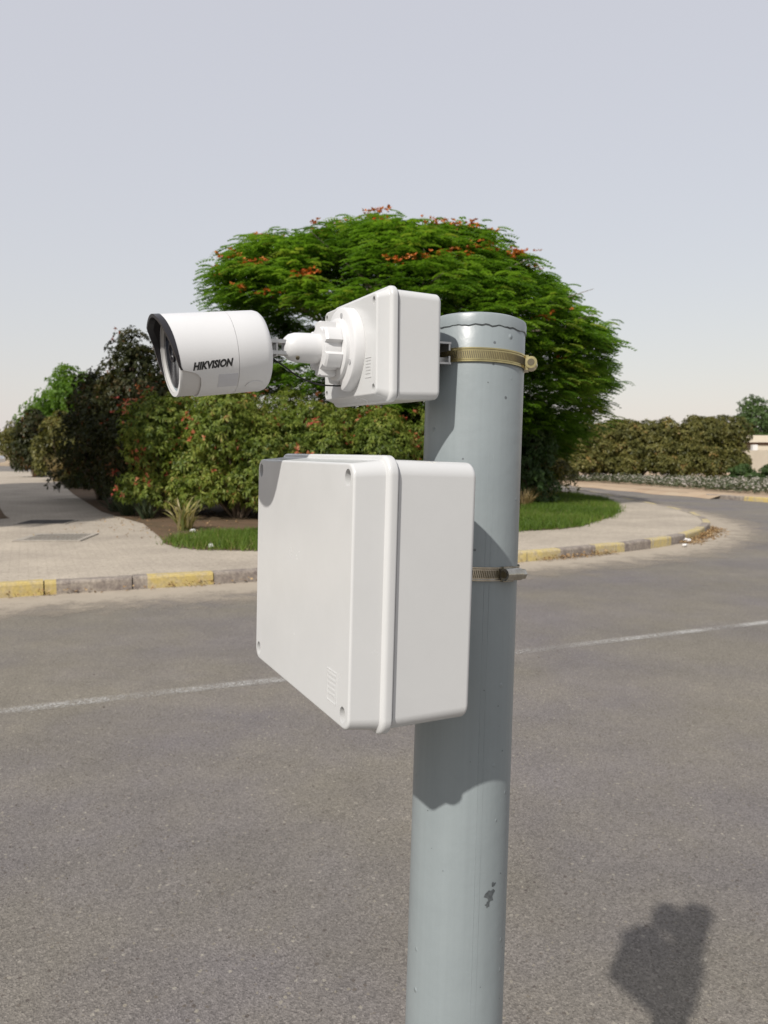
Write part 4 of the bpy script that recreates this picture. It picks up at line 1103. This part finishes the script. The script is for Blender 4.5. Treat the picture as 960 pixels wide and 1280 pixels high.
def junction_box(name, M, w, h, dl, db, ins, rc, label, holes, hr, fl, flt, emb):
    root = empty(name, mat=M); tag(root, label, 'junction box', 'white plastic junction boxes')
    f = 0.0045
    sec = [(-db, w - .002 - 2*f*.9, h - .002 - 2*f*.9, rc - f*.5)]
    for k in range(1, 6):
        a = R(90 * k / 5); e = f * (1 - math.sin(a))
        sec.append((-db + f * (1 - math.cos(a)), w - .002 - 2*e, h - .002 - 2*e, rc - e * .5))
    sec.append((-.0012, w - .0004, h - .0004, rc))
    b = rings_prism(sec).build('base', M_WHITE, root, 35); weighted(b)
    # dark gasket seam
    rings_prism([(-.0014, w - .0022, h - .0022, rc), (.0006, w - .0022, h - .0022, rc)]).build('gasket', M_SCREW, root, 35)
    # lid: proud rounded rim, then a stepped-in panel
    W2, H2 = w + 2*fl, h + 2*fl; R2 = rc + fl
    sec = [(.0002, W2 - .003, H2 - .003, R2 - .0015), (.0008, W2 - .001, H2 - .001, R2), (.002, W2, H2, R2)]
    for k in range(0, 6):
        a = R(90 * k / 5); q = min(.005, flt * .4)
        sec.append((flt - q + q * math.sin(a), W2 - 2*q*.8*(1 - math.cos(a)), H2 - 2*q*.8*(1 - math.cos(a)), R2 - q*.8*(1 - math.cos(a))))
    wi, hi = w - .0016, h - .0016
    sec.append((flt + .0008, wi, hi, rc))
    q = .0022
    for k in range(0, 5):
        a = R(90 * k / 4); e = q * (1 - math.cos(a))
        sec.append((dl - q + q * math.sin(a), w - 2*ins - 2*e, h - 2*ins - 2*e, rc - ins*.4 - e*.5))
    lid = rings_prism(sec).build('lid', M_WHITE, root, 35)
    cut = MB(); pos = []
    for sx in (-1, 1):
        for sz in (-1, 1):
            c = (sx * (w/2 - ins - holes), dl - .011, sz * (h/2 - ins - holes)); pos.append(c)
            n = 24
            cut.loft([[(c[0] + hr * math.cos(2*math.pi*k/n), c[1] + yy, c[2] + 1.2 * hr * math.sin(2*math.pi*k/n)) for k in range(n)] for yy in (0.0, .03)])
    cutter = cut.build('cutter', M_WHITE, None); cutter.matrix_world = M
    boolean_cut(lid, cutter); weighted(lid)
    for c in pos:
        mb = MB(); lathe(mb, [(.0001, hr * .8), (.0030, hr * .8), (.0036, hr * .6)], (c[0], c[1], c[2] - hr * .1), (0, 1, 0), 20); s = mb.build('screw', M_SCREW, root, 40)
        mb = MB(); mb.box((c[0], c[1] + .0038, c[2] - hr * .1), (hr * 1.05, .0006, hr * .2)); mb.box((c[0], c[1] + .0038, c[2] - hr * .1), (hr * .2, .0007, hr * 1.05)); mb.build('cross_slot', M_SLOT, s)
    # raised maker's plate: fine illegible relief
    ex, ez, ew, eh = emb
    mb = MB(); rg = random.Random(3)
    t = ew * .035
    for zz in (-eh/2, eh/2): mb.box((ex, dl + .00015, ez + zz), (ew, .0006, t))
    for xx in (-ew/2, ew/2): mb.box((ex + xx, dl + .00015, ez), (t, .0006, eh - 2*t))
    for k in range(5):
        zz = ez + eh/2 - eh * (k + .8) / 6.2; x = ex + ew * .42
        while x > ex - ew * .38:
            l = ew * rg.uniform(.06, .16); mb.box((x - l/2, dl + .00015, zz), (l, .0006, eh * .07)); x -= l + ew * .05
    mb.build('relief', M_WHITE, root)
    return root
bigbox = junction_box('junction_box', BIG, .2579, .22, .0362, .0749, .0036, .0125, 'large white plastic junction box with four corner screws on the pole', .0115, .0058, .0032, .0095, (-.090, -.078, .020, .026))
smallbox = junction_box('junction_box', SML, .140, .099, .0189, .046, .0039, .0075, 'small white junction box with the camera arm, near the pole top', .0068, .0030, .0026, .0075, (-.048, -.020, .013, .018))
mb = MB(); mb.box((.005, .004, -.1135), (.012, .006, .004)); mb.build('latch', M_BLACKM, bigbox)

# strut channels between box and pole
def channel(root, M, db, zc, w, hgt):
    c = M.inverted() @ (POLE @ Vector((0, 0, zc)))
    gap = -db - (c.y + PR)            # room between back face and pole
    y0 = -db - .0003; d = max(.006, gap - .001)
    mb = MB(); t = .0018
    mb.box((c.x, y0 - t/2, c.z), (w, t, hgt))
    for s in (-1, 1):
        mb.box((c.x, y0 - t - (d - t)/2 + .0003, c.z + s * (hgt/2 - t/2)), (w, d - t, t))
        mb.box((c.x, y0 - d + t/2 + .0006, c.z + s * (hgt/2 - t - .003)), (w - .002, t, .006))
    for k in range(4):
        mb.box((c.x - w/2 + w * (k + .5)/4, y0 - d * .5, c.z - hgt/2 + t + .003), (.0022, d - .004, .0045))
    mb.build('mounting_channel', M_STEEL, root)
    print('channel gap', round(gap, 4), 'lateral', round(c.x, 4))
channel(smallbox, SML, .046, 1.600, .078, .021)
channel(bigbox, BIG, .0749, 1.382, .080, .021)
channel(bigbox, BIG, .0749, 1.345, .070, .010)

# ------------------------------------------------------------------ security camera with its wall bracket
CA = Vector((-0.114, 0.7058, 1.5927)); CD = Vector((-0.8778, -0.4617, -0.1272)).normalized()
CZ = (Vector((0, 0, 1)) - CD * CD.z).normalized(); CY = CZ.cross(CD)
CAM = Matrix(((CD.x, CY.x, CZ.x, CA.x), (CD.y, CY.y, CZ.y, CA.y), (CD.z, CY.z, CZ.z, CA.z), (0, 0, 0, 1)))
cctv = empty('security_camera', mat=CAM); tag(cctv, 'white bullet security camera with black-edged sun hood, mounted on the small box', 'security camera')
CR, CL = 0.0365, 0.0844
mb = MB()
lathe(mb, [(.004, .012), (.004, CR - .0014), (CL - .0004, CR - .0014), (CL, CR - .0018), (CL, CR - .0052), (CL - .003, CR - .0056), (CL - .003, .01)], (0, 0, 0), (1, 0, 0), 96)
mb.build('body', M_CHIN, cctv, 35)
mb = MB(); lathe(mb, [(CL + .0004, CR - .0048), (CL + .0004, CR - .0016), (CL - .0012, CR - .0011)], (0, 0, 0), (1, 0, 0), 96, cap=False); mb.build('front_ring', M_CAMW, cctv, 35)
mb = MB(); lathe(mb, [(CL - .0028, .0), (CL - .0028, CR - .0058)], (0, 0, 0), (1, 0, 0), 64, cap=False); mb.build('lens_ring', M_TEAL, cctv)
mb = MB(); lathe(mb, [(CL - .0026, .0002), (CL - .0022, .017), (CL - .0020, .0288), (CL - .0026, .0294)], (0, 0, .0012), (1, 0, 0), 64); gl = mb.build('lens_window', M_GLASS, cctv, 40)
mb = MB(); lathe(mb, [(CL - .0022, .0085), (CL - .0012, .0085), (CL - .0012, .0068), (CL - .0022, .0066)], (0, 0, .0035), (1, 0, 0), 40, cap=False); mb.build('lens_barrel', M_BLACK, gl, 40)

def hood_front(ph):
    """axial position of the shell's front edge at bearing ph (deg, 0 = near side, 90 = top)"""
    pts = [(-90, CL - .0175), (-48, CL - .0175), (-38, CL - .0168), (-31, CL - .0135), (-27, CL - .008), (-24.5, CL - .001), (-20, CL + .0008), (30, CL + .0078), (62, CL + .0105), (130, CL + .0112), (160, CL + .0052), (200, CL + .0008),
           (204.5, CL - .001), (207, CL - .008), (211, CL - .0135), (218, CL - .0168), (228, CL - .0175), (270, CL - .0175)]
    return float(np.interp(ph, [p[0] for p in pts], [p[1] for p in pts]))
def shell(name, x0f, x1f, phs, ro, ri, mat, parent, nx=6, close=True, inner_mat=None):
    V, F, fm = [], [], []
    n = len(phs)
    for ph in phs:
        a = R(ph); x0, x1 = x0f(ph), x1f(ph)
        for r_, seq in ((ro, range(nx + 1)), (ri, range(nx, -1, -1))):
            for k in seq:
                x = x0 + (x1 - x0) * k / nx
                V.append((x, r_ * math.cos(a), r_ * math.sin(a)))
    m = 2 * (nx + 1)
    for i in range(n if close else n - 1):
        for j in range(m):
            F.append((i*m + j, ((i+1) % n)*m + j, ((i+1) % n)*m + (j+1) % m, i*m + (j+1) % m))
    if not close:
        F.append(tuple(range(m))); F.append(tuple((n-1)*m + j for j in range(m)))
    return fix_normals(mesh_obj(name, V, F, mat, parent, smooth=35))
SEAM = 0.0335
phs = [-90 + 360 * k / 180 for k in range(180)]
shell('hood', lambda p: SEAM + .00035, lambda p: hood_front(p) - .0001, phs, CR, CR - .0012, M_CAMW, cctv, 4)
mb = MB(); lathe(mb, [(-.0005, .008), (0.0, CR - .012), (.0009, CR - .0055), (.0022, CR - .0028), (.0042, CR - .0010), (.0075, CR), (SEAM, CR), (SEAM, CR - .0012)], (0, 0, 0), (1, 0, 0), 96); mb.build('rear_housing', M_CAMW, cctv, 35)
phh = list(np.linspace(-24, 204, 90))
trim_w = lambda p: min(.0048, max(.0009, (hood_front(p) - CL) * .55 + .0006))
shell('hood_trim', lambda p: hood_front(p) - trim_w(p), lambda p: hood_front(p) + .0008, phh, CR + .00025, CR - .0026, M_BLACK, cctv, 2, False)
shell('hood_lining', lambda p: CL + .0003, lambda p: max(CL + .0005, hood_front(p) - .0006), phh, CR - .00125, CR - .0024, M_BLACKM, cctv, 2, False)

# lettering wrapped round the housing
def wrap_text(body, size, x_start, length, ph0, skew_deg, mat, name):
    cu = bpy.data.curves.new(name, 'FONT'); cu.body = body; cu.size = size; cu.shear = 0.28; cu.offset = size * 0.05; cu.resolution_u = 3; cu.extrude = 0
    to = bpy.data.objects.new(name, cu); COL.objects.link(to); bpy.context.view_layer.update()
    me = bpy.data.meshes.new_from_object(to.evaluated_get(bpy.context.evaluated_depsgraph_get())); bpy.data.objects.remove(to, do_unlink=True)
    bm = bmesh.new(); bm.from_mesh(me)
    xs = [v.co.x for v in bm.verts]; ys = [v.co.y for v in bm.verts]; x0, x1, y0, y1 = min(xs), max(xs), min(ys), max(ys)
    sx = length / (x1 - x0)
    for v in bm.verts:
        tx = (v.co.x - x0) * sx; ty = v.co.y - (y0 + y1) / 2 + tx * math.tan(R(skew_deg))
        a = R(ph0) + ty / CR; r_ = CR + .00022
        v.co = Vector((x_start - tx, r_ * math.cos(a), r_ * math.sin(a)))
    bmesh.ops.recalc_face_normals(bm, faces=bm.faces); bm.to_mesh(me); bm.free()
    me.materials.clear(); me.materials.append(mat)
    o = bpy.data.objects.new(name, me); link(o, cctv); return o
wrap_text('HIKVISION', 0.0088, 0.0745, 0.0355, -20.5, 3.0, M_INK, 'lettering')
# blank sticker (the printed code on it is left out) and a small oval port cover
shell('sticker', lambda p: .0345, lambda p: .052, list(np.linspace(-57, -34, 10)), CR + .00018, CR - .0002, M_STICK, cctv, 4, False)
mb = MB(); rr = []
for r_ in (CR - .0005, CR + .0007):
    ring = []
    for k in range(24):
        a = 2*math.pi*k/24; ph = R(-58) + .0050 * math.sin(a) / CR
        ring.append((.0175 + .0085 * math.cos(a), r_ * math.cos(ph), r_ * math.sin(ph)))
    rr.append(ring)
mb.loft(rr); mb.build('port_cover', M_CAMW, cctv, 40)

# bracket, in the small box's own directions
n_ = Vector((SML[0][1], SML[1][1], SML[2][1])); up_ = Vector((SML[0][2], SML[1][2], SML[2][2])); sd_ = Vector((SML[0][0], SML[1][0], SML[2][0]))
lid_c = SML @ Vector((0, .0189 + .0001, 0))
BR = Matrix(((n_.x, -sd_.x, up_.x, lid_c.x), (n_.y, -sd_.y, up_.y, lid_c.y), (n_.z, -sd_.z, up_.z, lid_c.z), (0, 0, 0, 1)))
BL = CAM.inverted() @ BR              # bracket space -> camera space
def put(mb, name, mat, smooth=35, parent=cctv):
    o = mb.build(name, mat, parent, smooth); o.data.transform(BL if parent is cctv else BL); fix_normals(o); return o
# local: x outward, y toward the viewer, z up
mb = MB()
n = 96; rings = []
for x, r_ in ((0, .0405), (.0075, .0405), (.0095, .0395), (.0105, .0375), (.0108, .028), (.0108, .012)):
    ring = []
    for k in range(n):
        a = 2*math.pi*k/n; rr_ = r_
        deg = (math.degrees(a) + 360) % 360
        if 232 < deg < 278 and r_ > .02: rr_ = min(r_, .0245)      # cable notch at the bottom
        ring.append((x, rr_ * math.cos(a), rr_ * math.sin(a)))
    rings.append(ring)
mb.loft(rings); bp_ = put(mb, 'bracket_plate', M_CAMW, 30)
mb = MB(); lathe(mb, [(.0106, .0300), (.0140, .0295), (.0155, .0270)], (0, 0, 0), (1, 0, 0), 64); put(mb, 'bracket_hub', M_CAMW)
# lock ring with lugs
mb = MB(); rings = []
for x, s in ((.0150, .96), (.0162, 1.0), (.0300, 1.0), (.0320, .95)):
    ring = []
    for k in range(96):
        a = 2*math.pi*k/96; ph = (math.degrees(a) % 60)
        r_ = .0262 if 14 < ph < 46 else .0212
        ring.append((x, s * r_ * math.cos(a), s * r_ * math.sin(a)))
    rings.append(ring)
mb.loft(rings); put(mb, 'lock_ring', M_CAMW, 30)
mb = MB(); lathe(mb, [(.030, .0140), (.036, .0142), (.050, .0139), (.056, .0134), (.061, .0118), (.0645, .0088), (.0662, .004)], (0, 0, 0), (1, 0, 0), 48); arm = put(mb, 'arm', M_CAMW, 50)
# slot in the arm tip with the steel fork that carries the camera
for dz in (-.0052, .0052):
    mb = MB(); mb.box((.0755, .0, dz - .001), (.028, .012, .0034)); put(mb, 'fork', M_STEEL, None)
for yy in (-.0035, .0035):
    mb = MB(); lathe(mb, [(-.0085, .0016), (.0085, .0016)], (.0735, yy, -.001), (0, 0, 1), 10); put(mb, 'bolt', M_STEEL, 40)
mb = MB(); lathe(mb, [(.0, .0018), (.0022, .0018)], (.0545, .0085, -.0098), (.3, .65, -.75), 10); put(mb, 'tip_bolt', M_SLOT, 40)
for a in (75, 335, 215):
    mb = MB(); lathe(mb, [(.0107, .0026), (.0113, .0026)], (0, .0325 * math.cos(R(a)), .0325 * math.sin(R(a))), (1, 0, 0), 16); put(mb, 'bracket_screw', M_SCREW, 40)
# cable from the camera back to the notch
mb = MB(); P0 = [(.092, .004, -.008), (.082, .008, -.011), (.068, .006, -.018), (.050, -.002, -.027), (.030, -.004, -.033), (.012, -.003, -.034), (.002, -.003, -.033)]
cp = catmull([Vector(p) for p in P0], .003)
mb.tube([tuple(p) for p in cp], .00075, 8); put(mb, 'cable', M_BLACKM, 60)

# the whole mounted assembly is scaled a tenth smaller about the camera position
SC = Matrix.Translation((0, 0, 1.5)) @ Matrix.Scale(0.9, 4) @ Matrix.Translation((0, 0, -1.5))
for o in list(COL.objects):
    if o.parent is None and o.name.split('.')[0] in ('steel_pole', 'hose_clamp', 'junction_box', 'security_camera'):
        o.matrix_world = SC @ o.matrix_world
